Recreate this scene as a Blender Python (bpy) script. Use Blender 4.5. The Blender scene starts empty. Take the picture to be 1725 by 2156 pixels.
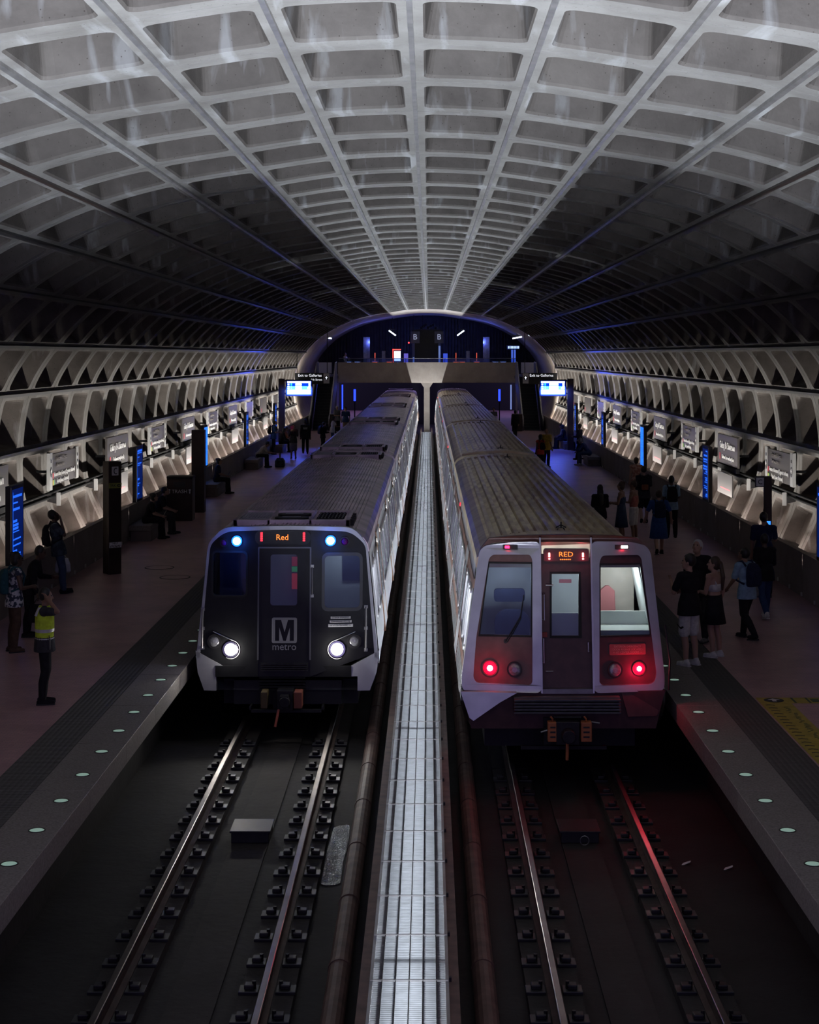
import bpy, math, random
from mathutils import Vector, Matrix
from mathutils.geometry import tessellate_polygon

random.seed(7)
scene = bpy.context.scene
COL = scene.collection
PI = math.pi

# ------------------------------------------------------------------ camera
CAM_Z = 5.2
cam_d = bpy.data.cameras.new('camera')
cam = bpy.data.objects.new('camera', cam_d)
COL.objects.link(cam)
cam.location = (0.18, 0.0, CAM_Z)
cam.rotation_euler = (PI / 2, 0, 0)
cam_d.sensor_fit = 'VERTICAL'
cam_d.sensor_height = 36.0
cam_d.sensor_width = 36.0
cam_d.lens = 3560.0 / 2156.0 * 36.0
cam_d.shift_x = -40.5 / 2156.0
cam_d.shift_y = -331.0 / 2156.0
cam_d.clip_start = 0.1
cam_d.clip_end = 600
scene.camera = cam

# ------------------------------------------------------------------ colour management, world, lights
scene.view_settings.view_transform = 'Standard'
scene.view_settings.look = 'None'
scene.view_settings.exposure = 0.0
scene.view_settings.gamma = 1.0
scene.view_settings.use_curve_mapping = False
scene.cycles.max_bounces = 6
scene.cycles.diffuse_bounces = 3
scene.cycles.glossy_bounces = 3
scene.cycles.caustics_reflective = False
scene.cycles.caustics_refractive = False

world = bpy.data.worlds.new('station_ambient')
scene.world = world
world.use_nodes = True
wb = world.node_tree.nodes['Background']
wb.inputs['Color'].default_value = (0.27, 0.22, 0.55, 1)
wb.inputs['Strength'].default_value = 0.85


def area(name, loc, rot, sx, sy, energy, color=(1, 1, 1)):
    d = bpy.data.lights.new(name, 'AREA')
    d.shape = 'RECTANGLE'
    d.size = sx
    d.size_y = sy
    d.energy = energy
    d.color = color
    o = bpy.data.objects.new(name, d)
    o.location = loc
    o.rotation_euler = rot
    COL.objects.link(o)
    return o


def point(name, loc, energy, color, radius=0.03, spot=None, rot=None):
    d = bpy.data.lights.new(name, 'SPOT' if spot else 'POINT')
    d.energy = energy
    d.color = color
    d.shadow_soft_size = radius
    if spot:
        d.spot_size = spot
        d.spot_blend = 0.6
    o = bpy.data.objects.new(name, d)
    o.location = loc
    if rot:
        o.rotation_euler = rot
    COL.objects.link(o)
    return o


CENTRE_W = 610.0        # watts per metre of the lamps under the centre grating
TROUGH_W = 105.0        # watts per metre of the lamps behind the parapets
for i in range(12):    # fluorescent rows in the trench between the tracks
    area('centre_lamp_row', (0, 11 + i * 10, -0.97), (PI, 0, 0), 0.12, 9.9, CENTRE_W * 9.9, (0.82, 0.90, 1.0))
area('centre_lamp_end', (0, 128.2, -0.97), (PI, 0, 0), 0.12, 2.2, CENTRE_W * 1.1, (0.9, 0.95, 1.0))   # open end of the trench
TR_L = [0.36, 0.55, 0.75, 0.75, 1.05, 1.15, 1.2, 1.15, 1.2, 1.2]
TR_R = [0.36, 0.45, 0.6, 0.5, 0.65, 0.95, 1.1, 1.15, 1.2, 1.2]
for i in range(10):    # fluorescent rows behind the platform parapets
    for s, tr in ((-1, TR_L), (1, TR_R)):
        area('parapet_lamp_row', (s * 8.31, 27 + i * 10, 0.72), (PI, s * math.radians(-22), 0), 0.08, 9.3,
             TROUGH_W * 9.3 * tr[i], (0.98, 0.93, 0.86))

# ------------------------------------------------------------------ materials
MATS = {}


def mat(name, color, rough=0.6, metal=0.0, noise=0.0, nscale=6.0, bump=0.0, emit=0.0, ecol=None, spec=0.5, aniso=0):
    if name in MATS:
        return MATS[name]
    m = bpy.data.materials.new(name)
    m.use_nodes = True
    nt = m.node_tree
    b = nt.nodes['Principled BSDF']
    b.inputs['Base Color'].default_value = (*color, 1)
    b.inputs['Roughness'].default_value = rough
    b.inputs['Metallic'].default_value = metal
    b.inputs['Specular IOR Level'].default_value = spec
    if emit:
        b.inputs['Emission Color'].default_value = (*(ecol or color), 1)
        b.inputs['Emission Strength'].default_value = emit
    if noise or bump:
        tc = nt.nodes.new('ShaderNodeTexCoord')
        n = nt.nodes.new('ShaderNodeTexNoise')
        n.inputs['Scale'].default_value = nscale
        n.inputs['Detail'].default_value = 5
        nt.links.new(tc.outputs['Object'], n.inputs['Vector'])
        if noise:
            r = nt.nodes.new('ShaderNodeValToRGB')
            r.color_ramp.elements[0].position = 0.3
            r.color_ramp.elements[1].position = 0.72
            r.color_ramp.elements[0].color = (*[c * (1 - noise) for c in color], 1)
            r.color_ramp.elements[1].color = (*[min(1, c * (1 + noise)) for c in color], 1)
            nt.links.new(n.outputs['Fac'], r.inputs['Fac'])
            nt.links.new(r.outputs['Color'], b.inputs['Base Color'])
        if bump:
            bp = nt.nodes.new('ShaderNodeBump')
            bp.inputs['Strength'].default_value = bump
            bp.inputs['Distance'].default_value = 0.02
            nt.links.new(n.outputs['Fac'], bp.inputs['Height'])
            nt.links.new(bp.outputs['Normal'], b.inputs['Normal'])
    MATS[name] = m
    return m


def concrete(name, base, dark, pale, streak=0.5):
    """board of noise, air-hole specks and pale lime streaks that run across the vault"""
    m = bpy.data.materials.new(name)
    m.use_nodes = True
    nt = m.node_tree
    N, L = nt.nodes, nt.links
    b = N['Principled BSDF']
    b.inputs['Roughness'].default_value = 0.75
    b.inputs['Specular IOR Level'].default_value = 0.2
    geo = N.new('ShaderNodeTexCoord')
    n1 = N.new('ShaderNodeTexNoise'); n1.inputs['Scale'].default_value = 0.9; n1.inputs['Detail'].default_value = 8
    n1.inputs['Roughness'].default_value = 0.65
    L.new(geo.outputs['Object'], n1.inputs['Vector'])
    r1 = N.new('ShaderNodeValToRGB')
    r1.color_ramp.elements[0].position = 0.32; r1.color_ramp.elements[0].color = (*dark, 1)
    r1.color_ramp.elements[1].position = 0.68; r1.color_ramp.elements[1].color = (*base, 1)
    L.new(n1.outputs['Fac'], r1.inputs['Fac'])
    # streaks
    mp = N.new('ShaderNodeMapping'); mp.inputs['Scale'].default_value = (2.6, 0.35, 0.5)
    L.new(geo.outputs['Object'], mp.inputs['Vector'])
    n2 = N.new('ShaderNodeTexNoise'); n2.inputs['Scale'].default_value = 1.3; n2.inputs['Detail'].default_value = 6
    n2.inputs['Distortion'].default_value = 0.4
    L.new(mp.outputs['Vector'], n2.inputs['Vector'])
    r2 = N.new('ShaderNodeValToRGB')
    r2.color_ramp.elements[0].position = 0.60; r2.color_ramp.elements[0].color = (0, 0, 0, 1)
    r2.color_ramp.elements[1].position = 0.70; r2.color_ramp.elements[1].color = (streak, streak, streak, 1)
    L.new(n2.outputs['Fac'], r2.inputs['Fac'])
    mx = N.new('ShaderNodeMixRGB'); mx.inputs['Color2'].default_value = (*pale, 1)
    L.new(r2.outputs['Color'], mx.inputs['Fac']); L.new(r1.outputs['Color'], mx.inputs['Color1'])
    # pits
    n3 = N.new('ShaderNodeTexVoronoi'); n3.inputs['Scale'].default_value = 14
    L.new(geo.outputs['Object'], n3.inputs['Vector'])
    r3 = N.new('ShaderNodeValToRGB')
    r3.color_ramp.elements[0].position = 0.06; r3.color_ramp.elements[0].color = (0.45, 0.42, 0.4, 1)
    r3.color_ramp.elements[1].position = 0.13; r3.color_ramp.elements[1].color = (1, 1, 1, 1)
    L.new(n3.outputs['Distance'], r3.inputs['Fac'])
    mu = N.new('ShaderNodeMixRGB'); mu.blend_type = 'MULTIPLY'; mu.inputs['Fac'].default_value = 1
    L.new(mx.outputs['Color'], mu.inputs['Color1']); L.new(r3.outputs['Color'], mu.inputs['Color2'])
    L.new(mu.outputs['Color'], b.inputs['Base Color'])
    n4 = N.new('ShaderNodeTexNoise'); n4.inputs['Scale'].default_value = 9; n4.inputs['Detail'].default_value = 6
    L.new(geo.outputs['Object'], n4.inputs['Vector'])
    bp = N.new('ShaderNodeBump'); bp.inputs['Strength'].default_value = 0.35; bp.inputs['Distance'].default_value = 0.02
    L.new(n4.outputs['Fac'], bp.inputs['Height']); L.new(bp.outputs['Normal'], b.inputs['Normal'])
    MATS[name] = m
    return m


def tile_mat(name, c1, c2, mortar, sx, rough=0.45):
    m = bpy.data.materials.new(name)
    m.use_nodes = True
    nt = m.node_tree
    N, L = nt.nodes, nt.links
    b = N['Principled BSDF']
    b.inputs['Roughness'].default_value = rough
    tc = N.new('ShaderNodeTexCoord')
    br = N.new('ShaderNodeTexBrick')
    br.inputs['Color1'].default_value = (*c1, 1); br.inputs['Color2'].default_value = (*c2, 1)
    br.inputs['Mortar'].default_value = (*mortar, 1)
    br.inputs['Scale'].default_value = sx
    br.inputs['Mortar Size'].default_value = 0.018
    L.new(tc.outputs['Object'], br.inputs['Vector'])
    n = N.new('ShaderNodeTexNoise'); n.inputs['Scale'].default_value = 1.2; n.inputs['Detail'].default_value = 5
    L.new(tc.outputs['Object'], n.inputs['Vector'])
    r = N.new('ShaderNodeValToRGB')
    r.color_ramp.elements[0].color = (0.55, 0.55, 0.55, 1); r.color_ramp.elements[1].color = (1.35, 1.35, 1.35, 1)
    L.new(n.outputs['Fac'], r.inputs['Fac'])
    mu = N.new('ShaderNodeMixRGB'); mu.blend_type = 'MULTIPLY'; mu.inputs['Fac'].default_value = 1
    L.new(br.outputs['Color'], mu.inputs['Color1']); L.new(r.outputs['Color'], mu.inputs['Color2'])
    L.new(mu.outputs['Color'], b.inputs['Base Color'])
    MATS[name] = m
    return m


def dots_mat(name, col, scale):
    m = mat(name, col, 0.75, 0)
    nt = m.node_tree
    tc = nt.nodes.new('ShaderNodeTexCoord')
    v = nt.nodes.new('ShaderNodeTexVoronoi'); v.inputs['Scale'].default_value = scale
    v.inputs['Randomness'].default_value = 0
    nt.links.new(tc.outputs['Object'], v.inputs['Vector'])
    bp = nt.nodes.new('ShaderNodeBump'); bp.inputs['Strength'].default_value = 1.0; bp.inputs['Distance'].default_value = 0.03
    bp.invert = True
    nt.links.new(v.outputs['Distance'], bp.inputs['Height'])
    nt.links.new(bp.outputs['Normal'], nt.nodes['Principled BSDF'].inputs['Normal'])
    return m


def glass(name, tint, gloss=0.12, alpha=0.85):
    m = bpy.data.materials.new(name)
    m.use_nodes = True
    nt = m.node_tree
    N, L = nt.nodes, nt.links
    out = N['Material Output']
    N.remove(N['Principled BSDF'])
    t = N.new('ShaderNodeBsdfTransparent'); t.inputs['Color'].default_value = (*[c * alpha for c in tint], 1)
    g = N.new('ShaderNodeBsdfGlossy'); g.inputs['Roughness'].default_value = 0.03
    g.inputs['Color'].default_value = (0.8, 0.85, 1, 1)
    f = N.new('ShaderNodeFresnel'); f.inputs['IOR'].default_value = 1.45
    mx = N.new('ShaderNodeMixShader')
    L.new(f.outputs['Fac'], mx.inputs['Fac'])
    L.new(t.outputs['BSDF'], mx.inputs[1]); L.new(g.outputs['BSDF'], mx.inputs[2])
    L.new(mx.outputs['Shader'], out.inputs['Surface'])
    MATS[name] = m
    return m


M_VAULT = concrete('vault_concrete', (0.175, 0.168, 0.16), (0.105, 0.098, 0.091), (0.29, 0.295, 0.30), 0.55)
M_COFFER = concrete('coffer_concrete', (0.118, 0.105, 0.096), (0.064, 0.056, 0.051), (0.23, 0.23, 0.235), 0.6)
M_MEZZ = concrete('mezzanine_concrete', (0.46, 0.40, 0.35), (0.34, 0.29, 0.25), (0.5, 0.47, 0.44), 0.2)
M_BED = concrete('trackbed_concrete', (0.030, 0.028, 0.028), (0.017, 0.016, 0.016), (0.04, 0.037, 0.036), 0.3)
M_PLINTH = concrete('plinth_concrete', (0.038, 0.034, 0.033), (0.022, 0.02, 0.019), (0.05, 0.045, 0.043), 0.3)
M_PARA = concrete('parapet_concrete', (0.30, 0.26, 0.25), (0.21, 0.18, 0.17), (0.36, 0.33, 0.31), 0.2)
M_TILE = tile_mat('red_quarry_tile', (0.54, 0.30, 0.32), (0.46, 0.255, 0.275), (0.28, 0.20, 0.22), 5.0, 0.4)
M_GRANITE = mat('granite', (0.21, 0.185, 0.175), 0.55, 0, 0.35, 40, 0.05)
M_TACT = dots_mat('tactile_paving', (0.075, 0.07, 0.068), 14)
M_BLACK = mat('black_paint', (0.012, 0.012, 0.014), 0.5, 0, 0.3, 12)
M_PIPEBLACK = mat('matt_black_pipe', (0.006, 0.006, 0.007), 0.9, 0, spec=0.05)
M_DARK = mat('dark_metal', (0.03, 0.028, 0.03), 0.5, 0.6, 0.3, 10)
M_BROWN = mat('dark_bronze', (0.045, 0.03, 0.026), 0.45, 0.5, 0.2, 5)
M_RUST = mat('rusty_paint', (0.10, 0.055, 0.045), 0.6, 0.1, 0.45, 5, 0.2)
M_STEEL = mat('brushed_steel', (0.62, 0.61, 0.61), 0.32, 1.0, 0.1, 3)
M_STEELD = mat('dull_steel', (0.36, 0.35, 0.35), 0.42, 0.9, 0.25, 4)
M_LOUVER = mat('louver_steel', (0.05, 0.052, 0.056), 0.5, 0.0, 0.3, 8)
M_CHROME = mat('chrome', (0.8, 0.8, 0.82), 0.15, 1.0)
M_RAIL = mat('worn_rail_steel', (0.30, 0.27, 0.255), 0.3, 1.0, 0.25, 2)
M_RAILSIDE = mat('rusted_rail_web', (0.06, 0.038, 0.03), 0.7, 0.3, 0.3, 6)
M_BRACKET = mat('bracket_white', (0.26, 0.26, 0.26), 0.5, 0, 0.08, 4)
M_WHITE = mat('white_paint', (0.75, 0.74, 0.72), 0.5, 0, 0.08, 4)
M_SIGN = mat('sign_brown', (0.018, 0.012, 0.010), 0.45, 0, 0.12, 2)
M_SIGNTXT = mat('sign_white', (0.40, 0.40, 0.40), 0.5)
M_REDDOT = mat('red_dot', (0.42, 0.02, 0.04), 0.5)
M_YELDOT = mat('yellow_dot', (0.40, 0.30, 0.03), 0.5)
M_GRNDOT = mat('green_dot', (0.06, 0.27, 0.07), 0.5)
M_GLASSD = mat('dark_window_glass', (0.02, 0.022, 0.03), 0.06, 0, spec=0.8)
M_GLASS = glass('clear_glass', (0.9, 0.95, 1.0), alpha=0.85)
M_GLASSDIM = glass('tinted_glass', (0.35, 0.42, 0.7), alpha=0.5)
M_RUBBER = mat('black_rubber', (0.015, 0.015, 0.016), 0.75, 0, 0.2, 8)


def emis(name, col, strength):
    if name in MATS:
        return MATS[name]
    return mat(name, col, 0.4, emit=strength, ecol=col)


# ------------------------------------------------------------------ mesh helpers
class MB:
    def __init__(s):
        s.v, s.f, s.mi, s.mats = [], [], [], []
        s.cur = 0

    def use(s, m):
        if m not in s.mats:
            s.mats.append(m)
        s.cur = s.mats.index(m)
        return s

    def add(s, vs, fs):
        o = len(s.v)
        s.v.extend([tuple(p) for p in vs])
        for f in fs:
            s.f.append(tuple(i + o for i in f)); s.mi.append(s.cur)
        return s

    def box(s, x0, x1, y0, y1, z0, z1):
        return s.hexa([(x0, y0, z0), (x1, y0, z0), (x1, y1, z0), (x0, y1, z0),
                       (x0, y0, z1), (x1, y0, z1), (x1, y1, z1), (x0, y1, z1)])

    def hexa(s, p):
        return s.add(p, [(0, 3, 2, 1), (4, 5, 6, 7), (0, 1, 5, 4), (1, 2, 6, 5), (2, 3, 7, 6), (3, 0, 4, 7)])

    def loft(s, rings, caps=True, closed=True):
        n = len(rings[0])
        vs = [p for r in rings for p in r]
        fs = []
        for i in range(len(rings) - 1):
            for j in range(n if closed else n - 1):
                k = (j + 1) % n
                fs.append((i * n + j, i * n + k, (i + 1) * n + k, (i + 1) * n + j))
        if caps and closed:
            fs.append(tuple(reversed(range(n))))
            fs.append(tuple(range((len(rings) - 1) * n, len(rings) * n)))
        return s.add(vs, fs)

    def cyl(s, p0, p1, r0, r1=None, n=12):
        r1 = r0 if r1 is None else r1
        p0, p1 = Vector(p0), Vector(p1)
        d = (p1 - p0).normalized()
        a = d.orthogonal().normalized(); b = d.cross(a)
        return s.loft([[p + (a * math.cos(t) + b * math.sin(t)) * r for t in [2 * PI * k / n for k in range(n)]]
                       for p, r in ((p0, r0), (p1, r1))])

    def tube(s, pts, r, n=8):
        pts = [Vector(p) for p in pts]
        rings = []
        a = None
        for i, p in enumerate(pts):
            d = (pts[min(i + 1, len(pts) - 1)] - pts[max(i - 1, 0)]).normalized()
            a = d.orthogonal().normalized() if a is None else (a - d * a.dot(d)).normalized()
            b = d.cross(a)
            rr = r[i] if isinstance(r, (list, tuple)) else r
            rings.append([p + (a * math.cos(t) + b * math.sin(t)) * rr for t in [2 * PI * k / n for k in range(n)]])
        return s.loft(rings)

    def ell(s, c, r, nu=14, nv=9, M=None):
        c = Vector(c)
        if not isinstance(r, (list, tuple)):
            r = (r, r, r)
        vs, fs = [], []
        vs.append(Vector((0, 0, -r[2])))
        for i in range(1, nv):
            ph = -PI / 2 + PI * i / nv
            for j in range(nu):
                t = 2 * PI * j / nu
                vs.append(Vector((r[0] * math.cos(ph) * math.cos(t), r[1] * math.cos(ph) * math.sin(t), r[2] * math.sin(ph))))
        vs.append(Vector((0, 0, r[2])))
        if M is not None:
            vs = [M @ p for p in vs]
        vs = [p + c for p in vs]
        for j in range(nu):
            fs.append((0, 1 + (j + 1) % nu, 1 + j))
        for i in range(nv - 2):
            for j in range(nu):
                a = 1 + i * nu + j; b = 1 + i * nu + (j + 1) % nu
                fs.append((a, b, b + nu, a + nu))
        t = len(vs) - 1; o = 1 + (nv - 2) * nu
        for j in range(nu):
            fs.append((o + j, o + (j + 1) % nu, t))
        return s.add(vs, fs)

    def cap(s, p0, p1, r0, r1=None, n=12):
        """tapered capsule"""
        r1 = r0 if r1 is None else r1
        p0, p1 = Vector(p0), Vector(p1)
        d = p1 - p0
        if d.length < 1e-5:
            return s.ell(p0, max(r0, r1))
        d.normalize()
        a = d.orthogonal().normalized(); b = d.cross(a)
        rings = []
        for p, r, sg in ((p0, r0, -1), (p1, r1, 1)):
            for q in ((1.4, 0.9, 0.45, 0) if sg < 0 else (0, 0.45, 0.9, 1.4)):
                c = p + d * (sg * r * math.sin(q)); rr = r * math.cos(q)
                rings.append([c + (a * math.cos(t) + b * math.sin(t)) * rr for t in [2 * PI * k / n for k in range(n)]])
        return s.loft(rings)

    def plate(s, outer, holes, fn, off, thick):
        """flat polygon (2D points) with holes mapped by fn(u, v, off); front at off, back at off - thick"""
        polys = [outer] + list(holes)
        tri = tessellate_polygon([[Vector((u, v, 0)) for u, v in p] for p in polys])
        flat = [q for p in polys for q in p]
        n = len(flat)
        vs = [fn(u, v, off) for u, v in flat] + [fn(u, v, off - thick) for u, v in flat]
        fs = [tuple(t) for t in tri] + [tuple(i + n for i in reversed(t)) for t in tri]
        o = 0
        for p in polys:
            m = len(p)
            for i in range(m):
                a, b = o + i, o + (i + 1) % m
                fs.append((a, b, b + n, a + n))
            o += m
        return s.add(vs, fs)

    def mesh(s, name, mats=None):
        me = bpy.data.meshes.new(name)
        me.from_pydata(s.v, [], s.f)
        if s.mats:
            for m in s.mats:
                me.materials.append(m)
            me.polygons.foreach_set('material_index', s.mi)
        elif mats is not None:
            me.materials.append(mats)
        return me

    def build(s, name, m=None, parent=None, loc=None, smooth=False, bevel=0, rotz=0, remesh=0, fixn=True):
        me = s.mesh(name, m)
        if fixn:
            import bmesh
            bm = bmesh.new(); bm.from_mesh(me)
            bmesh.ops.recalc_face_normals(bm, faces=bm.faces)
            bm.to_mesh(me); bm.free()
        if smooth:
            me.polygons.foreach_set('use_smooth', [True] * len(me.polygons))
        o = bpy.data.objects.new(name, me)
        COL.objects.link(o)
        if parent is not None:
            o.parent = parent
        if loc:
            o.location = loc
        if rotz:
            o.rotation_euler = (0, 0, rotz)
        if bevel:
            b = o.modifiers.new('bevel', 'BEVEL'); b.width = bevel; b.segments = 2; b.limit_method = 'ANGLE'
        if remesh:
            r = o.modifiers.new('remesh', 'REMESH'); r.mode = 'VOXEL'; r.voxel_size = remesh; r.use_smooth_shade = True
            q = o.modifiers.new('smooth', 'SMOOTH'); q.factor = 0.5; q.iterations = 2
        return o


def thing(name, label, cat, loc=(0, 0, 0), rotz=0, group=None):
    o = bpy.data.objects.new(name, None)
    o.empty_display_size = 0.2
    COL.objects.link(o)
    o.location = loc
    o.rotation_euler = (0, 0, rotz)
    return tag(o, label, cat, group)


def tag(o, label, cat, group=None):
    o['label'] = label
    o['category'] = cat
    if group:
        o['group'] = group
    return o


def struct(o, label=None):
    o['kind'] = 'structure'
    if label:
        o['label'] = label
        o['category'] = 'structure'
    return o


def dup(root, loc=None, label=None, group=None, rotz=None):
    r = root.copy()
    COL.objects.link(r)
    if loc is not None:
        r.location = loc
    if rotz is not None:
        r.rotation_euler = (0, 0, rotz)
    if label:
        r['label'] = label
    if group:
        r['group'] = group
    for ch in list(root.children):
        c = ch.copy(); COL.objects.link(c); c.parent = r
        for g in list(ch.children):
            d = g.copy(); COL.objects.link(d); d.parent = c
    return r


TXT = {}


def text(name, s, size, m, parent, origin, right, up, align='CENTER', sx=1.0, depth=0.002):
    """lettering as a mesh; right/up give the plane"""
    key = (s, align)
    if key not in TXT:
        c = bpy.data.curves.new('lettering', 'FONT')
        c.body = s; c.size = 1.0; c.align_x = align; c.align_y = 'CENTER'; c.resolution_u = 3; c.extrude = 0.004
        o = bpy.data.objects.new('lettering', c)
        COL.objects.link(o)
        dg = bpy.context.evaluated_depsgraph_get()
        me = bpy.data.meshes.new_from_object(o.evaluated_get(dg))
        bpy.data.objects.remove(o)
        TXT[key] = me
    key2 = (s, align, m.name)
    if key2 not in TXT:
        me = TXT[key].copy(); me.materials.clear(); me.materials.append(m)
        TXT[key2] = me
    o = bpy.data.objects.new(name, TXT[key2])
    COL.objects.link(o)
    r = Vector(right).normalized(); u = Vector(up).normalized(); n = r.cross(u)
    M = Matrix(((r.x * size * sx, u.x * size, n.x, origin[0]), (r.y * size * sx, u.y * size, n.y, origin[1]),
                (r.z * size * sx, u.z * size, n.z, origin[2]), (0, 0, 0, 1)))
    o.parent = parent
    o.matrix_local = M
    return o


def rrect(x0, y0, x1, y1, r, n=5):
    r = min(r, abs(x1 - x0) / 2 - 1e-4, abs(y1 - y0) / 2 - 1e-4)
    pts = []
    for cx, cy, a in ((x1 - r, y0 + r, -90), (x1 - r, y1 - r, 0), (x0 + r, y1 - r, 90), (x0 + r, y0 + r, 180)):
        for k in range(n):
            t = math.radians(a + 90 * k / (n - 1))
            pts.append((cx + r * math.cos(t), cy + r * math.sin(t)))
    return pts


def rpoly(pts, r, n=5):
    out = []
    m = len(pts)
    for i in range(m):
        p = Vector(pts[i]); a = Vector(pts[i - 1]); b = Vector(pts[(i + 1) % m])
        da = (a - p); db = (b - p)
        rr = r[i] if isinstance(r, (list, tuple)) else r
        d = min(rr, da.length * 0.45, db.length * 0.45)
        if d < 1e-4:
            out.append(tuple(p)); continue
        s0 = p + da.normalized() * d; s1 = p + db.normalized() * d
        for k in range(n):
            t = k / (n - 1)
            q = s0 * (1 - t) ** 2 + p * (2 * t * (1 - t)) + s1 * t * t
            out.append(tuple(q))
    return out


def circ(cx, cy, r, n=20):
    return [(cx + r * math.cos(2 * PI * k / n), cy + r * math.sin(2 * PI * k / n)) for k in range(n)]

# ------------------------------------------------------------------ the vault
ARC = [(0, 8.46), (1.32, 8.40), (2.61, 8.21), (3.92, 7.99), (5.20, 7.64), (6.40, 7.11), (7.56, 6.39), (8.55, 5.39),
       (9.20, 4.29), (9.42, 2.90), (9.32, 1.62), (8.86, 0.50)]
KN = len(ARC) - 1


def arc_pt(k):
    if k < 0:
        return (-ARC[-k][0], ARC[-k][1])
    return ARC[k]


def arc(u):
    """catmull-rom through the rib points, u = -11..11"""
    i = max(-KN, min(KN - 1, int(math.floor(u))))
    t = u - i
    p0 = Vector(arc_pt(max(-KN, i - 1))); p1 = Vector(arc_pt(i)); p2 = Vector(arc_pt(i + 1)); p3 = Vector(arc_pt(min(KN, i + 2)))
    if i - 1 < -KN: p0 = p1 * 2 - p2
    if i + 2 > KN: p3 = p2 * 2 - p1
    p = 0.5 * ((2 * p1) + (p2 - p0) * t + (2 * p0 - 5 * p1 + 4 * p2 - p3) * t * t + (3 * p1 - p0 - 3 * p2 + p3) * t ** 3)
    d = 0.5 * ((p2 - p0) + 2 * (2 * p0 - 5 * p1 + 4 * p2 - p3) * t + 3 * (3 * p1 - p0 - 3 * p2 + p3) * t * t)
    n = Vector((-d.y, d.x)).normalized()      # points outward (up at the crown)
    return p, n


def vp(u, y, dep):
    p, n = arc(u)
    return (p.x + n.x * dep, y, p.y + n.y * dep)


PITCH = 2.44
Y0 = 17.75 - 4 * PITCH
NROW = 46
YEND = Y0 + NROW * PITCH      # about 120.2


def ring_rect(x0, y0, x1, y1, r):
    """32 points, matching index order for any radius"""
    base = rrect(x0, y0, x1, y1, r, 5)
    out = []
    for c in range(4):
        q = base[c * 5:(c + 1) * 5]
        nx = base[((c + 1) % 4) * 5]
        out += q
        for k in (1, 2, 3):
            t = k / 4
            out.append((q[-1][0] * (1 - t) + nx[0] * t, q[-1][1] * (1 - t) + nx[1] * t))
    return out


def vault(name, k0, k1):
    mb = MB()
    for k in range(k0, k1):
        arclen = (Vector(arc_pt(k + 1)) - Vector(arc_pt(k))).length
        for r in range(NROW):
            ya = Y0 + r * PITCH
            j = random.uniform(-0.02, 0.02)
            low = abs(k + 0.5) > 10
            dep = 0.30 if low else 0.42
            spec = [(0.0, 0.0, 0.0, 0.03), (0.022, 0.022, 0.002, 0.0), (0.125, 0.29 + j, 0.13, 0.0),
                    (0.145, 0.315 + j, 0.13, 0.035), (0.215, 0.46 + j, 0.10, dep)]
            rings = []
            for mu, mv, rad, d in spec:
                uu = mu / arclen * 1.0
                pts = ring_rect(0 + mu, 0 + mv, arclen - mu, PITCH - mv, max(rad, 0.001))
                rings.append([vp(k + a / arclen, ya + b, d) for a, b in pts])
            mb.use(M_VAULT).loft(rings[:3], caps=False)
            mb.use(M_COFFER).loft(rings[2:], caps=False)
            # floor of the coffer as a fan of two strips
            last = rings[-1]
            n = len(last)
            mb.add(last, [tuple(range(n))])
    o = mb.build(name, None, fixn=False)
    return struct(o)


vault('ceiling', -7, 7)
vault('wall_left', 7, 11) if False else vault('wall_left', -11, -7)
vault('wall_right', 7, 11)


def strip_along(name, u, w, h, m, label=None):
    mb = MB()
    p, n = arc(u)
    t = Vector((n.y, -n.x))
    q = [p + t * w / 2, p - t * w / 2, p - t * w / 2 - n * h, p + t * w / 2 - n * h]
    mb.loft([[(a.x, y, a.y) for a in q] for y in (Y0, YEND)])
    return struct(mb.build(name, m))


i = 0
for k in range(-10, 11):
    i += 1
    if abs(k) <= 4:
        strip_along('trim_%d' % i, k, 0.055, 0.045, M_STEELD if abs(k) < 4 else M_BROWN)
    else:
        strip_along('trim_%d' % i, k, 0.07, 0.05, M_BLACK)

# smooth soffit past the last coffers, end wall above the mezzanine, rear wall under it
mb = MB()
rows = []
for y, dz in ((YEND, 0.0), (YEND, -0.0), (YEND + 0.6, -0.12), (141.0, -0.12)):
    rows.append([vp(u / 2, y, 0.0 if y == YEND else 0.1 if False else dz * -0.0) for u in range(-22, 23)])
mb.loft(rows, caps=False, closed=False)
# joints in the soffit
struct(mb.build('ceiling.001', M_MEZZ, smooth=True))
mb = MB()
poly = [arc(u / 2)[0] for u in range(-22, 23)]
poly = [(p.x, p.y) for p in poly if p.y > 3.0]
n = len(poly)
pts = [(x, 140.0, z) for x, z in poly] + [(x, 140.4, z) for x, z in poly]
mb.add(pts, [tuple(range(n)), tuple(reversed(range(n, 2 * n)))])
for k in range(70):
    x = -8.6 + k * 0.25
    zt = max([p.y for p in [arc(u / 10)[0] for u in range(-90, 91)] if abs(p.x - x) < 0.15] or [5])
    mb.box(x, x + 0.12, 139.9, 140.0, 3.6, zt - 0.05)
struct(mb.build('wall_back', mat('end_wall_concrete', (0.05, 0.045, 0.045), 0.9, 0, 0.3, 2)))
mb = MB().box(-12, 12, 158, 158.3, -1.4, 4)
struct(mb.build('wall_back.001', M_BLACK))

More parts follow.
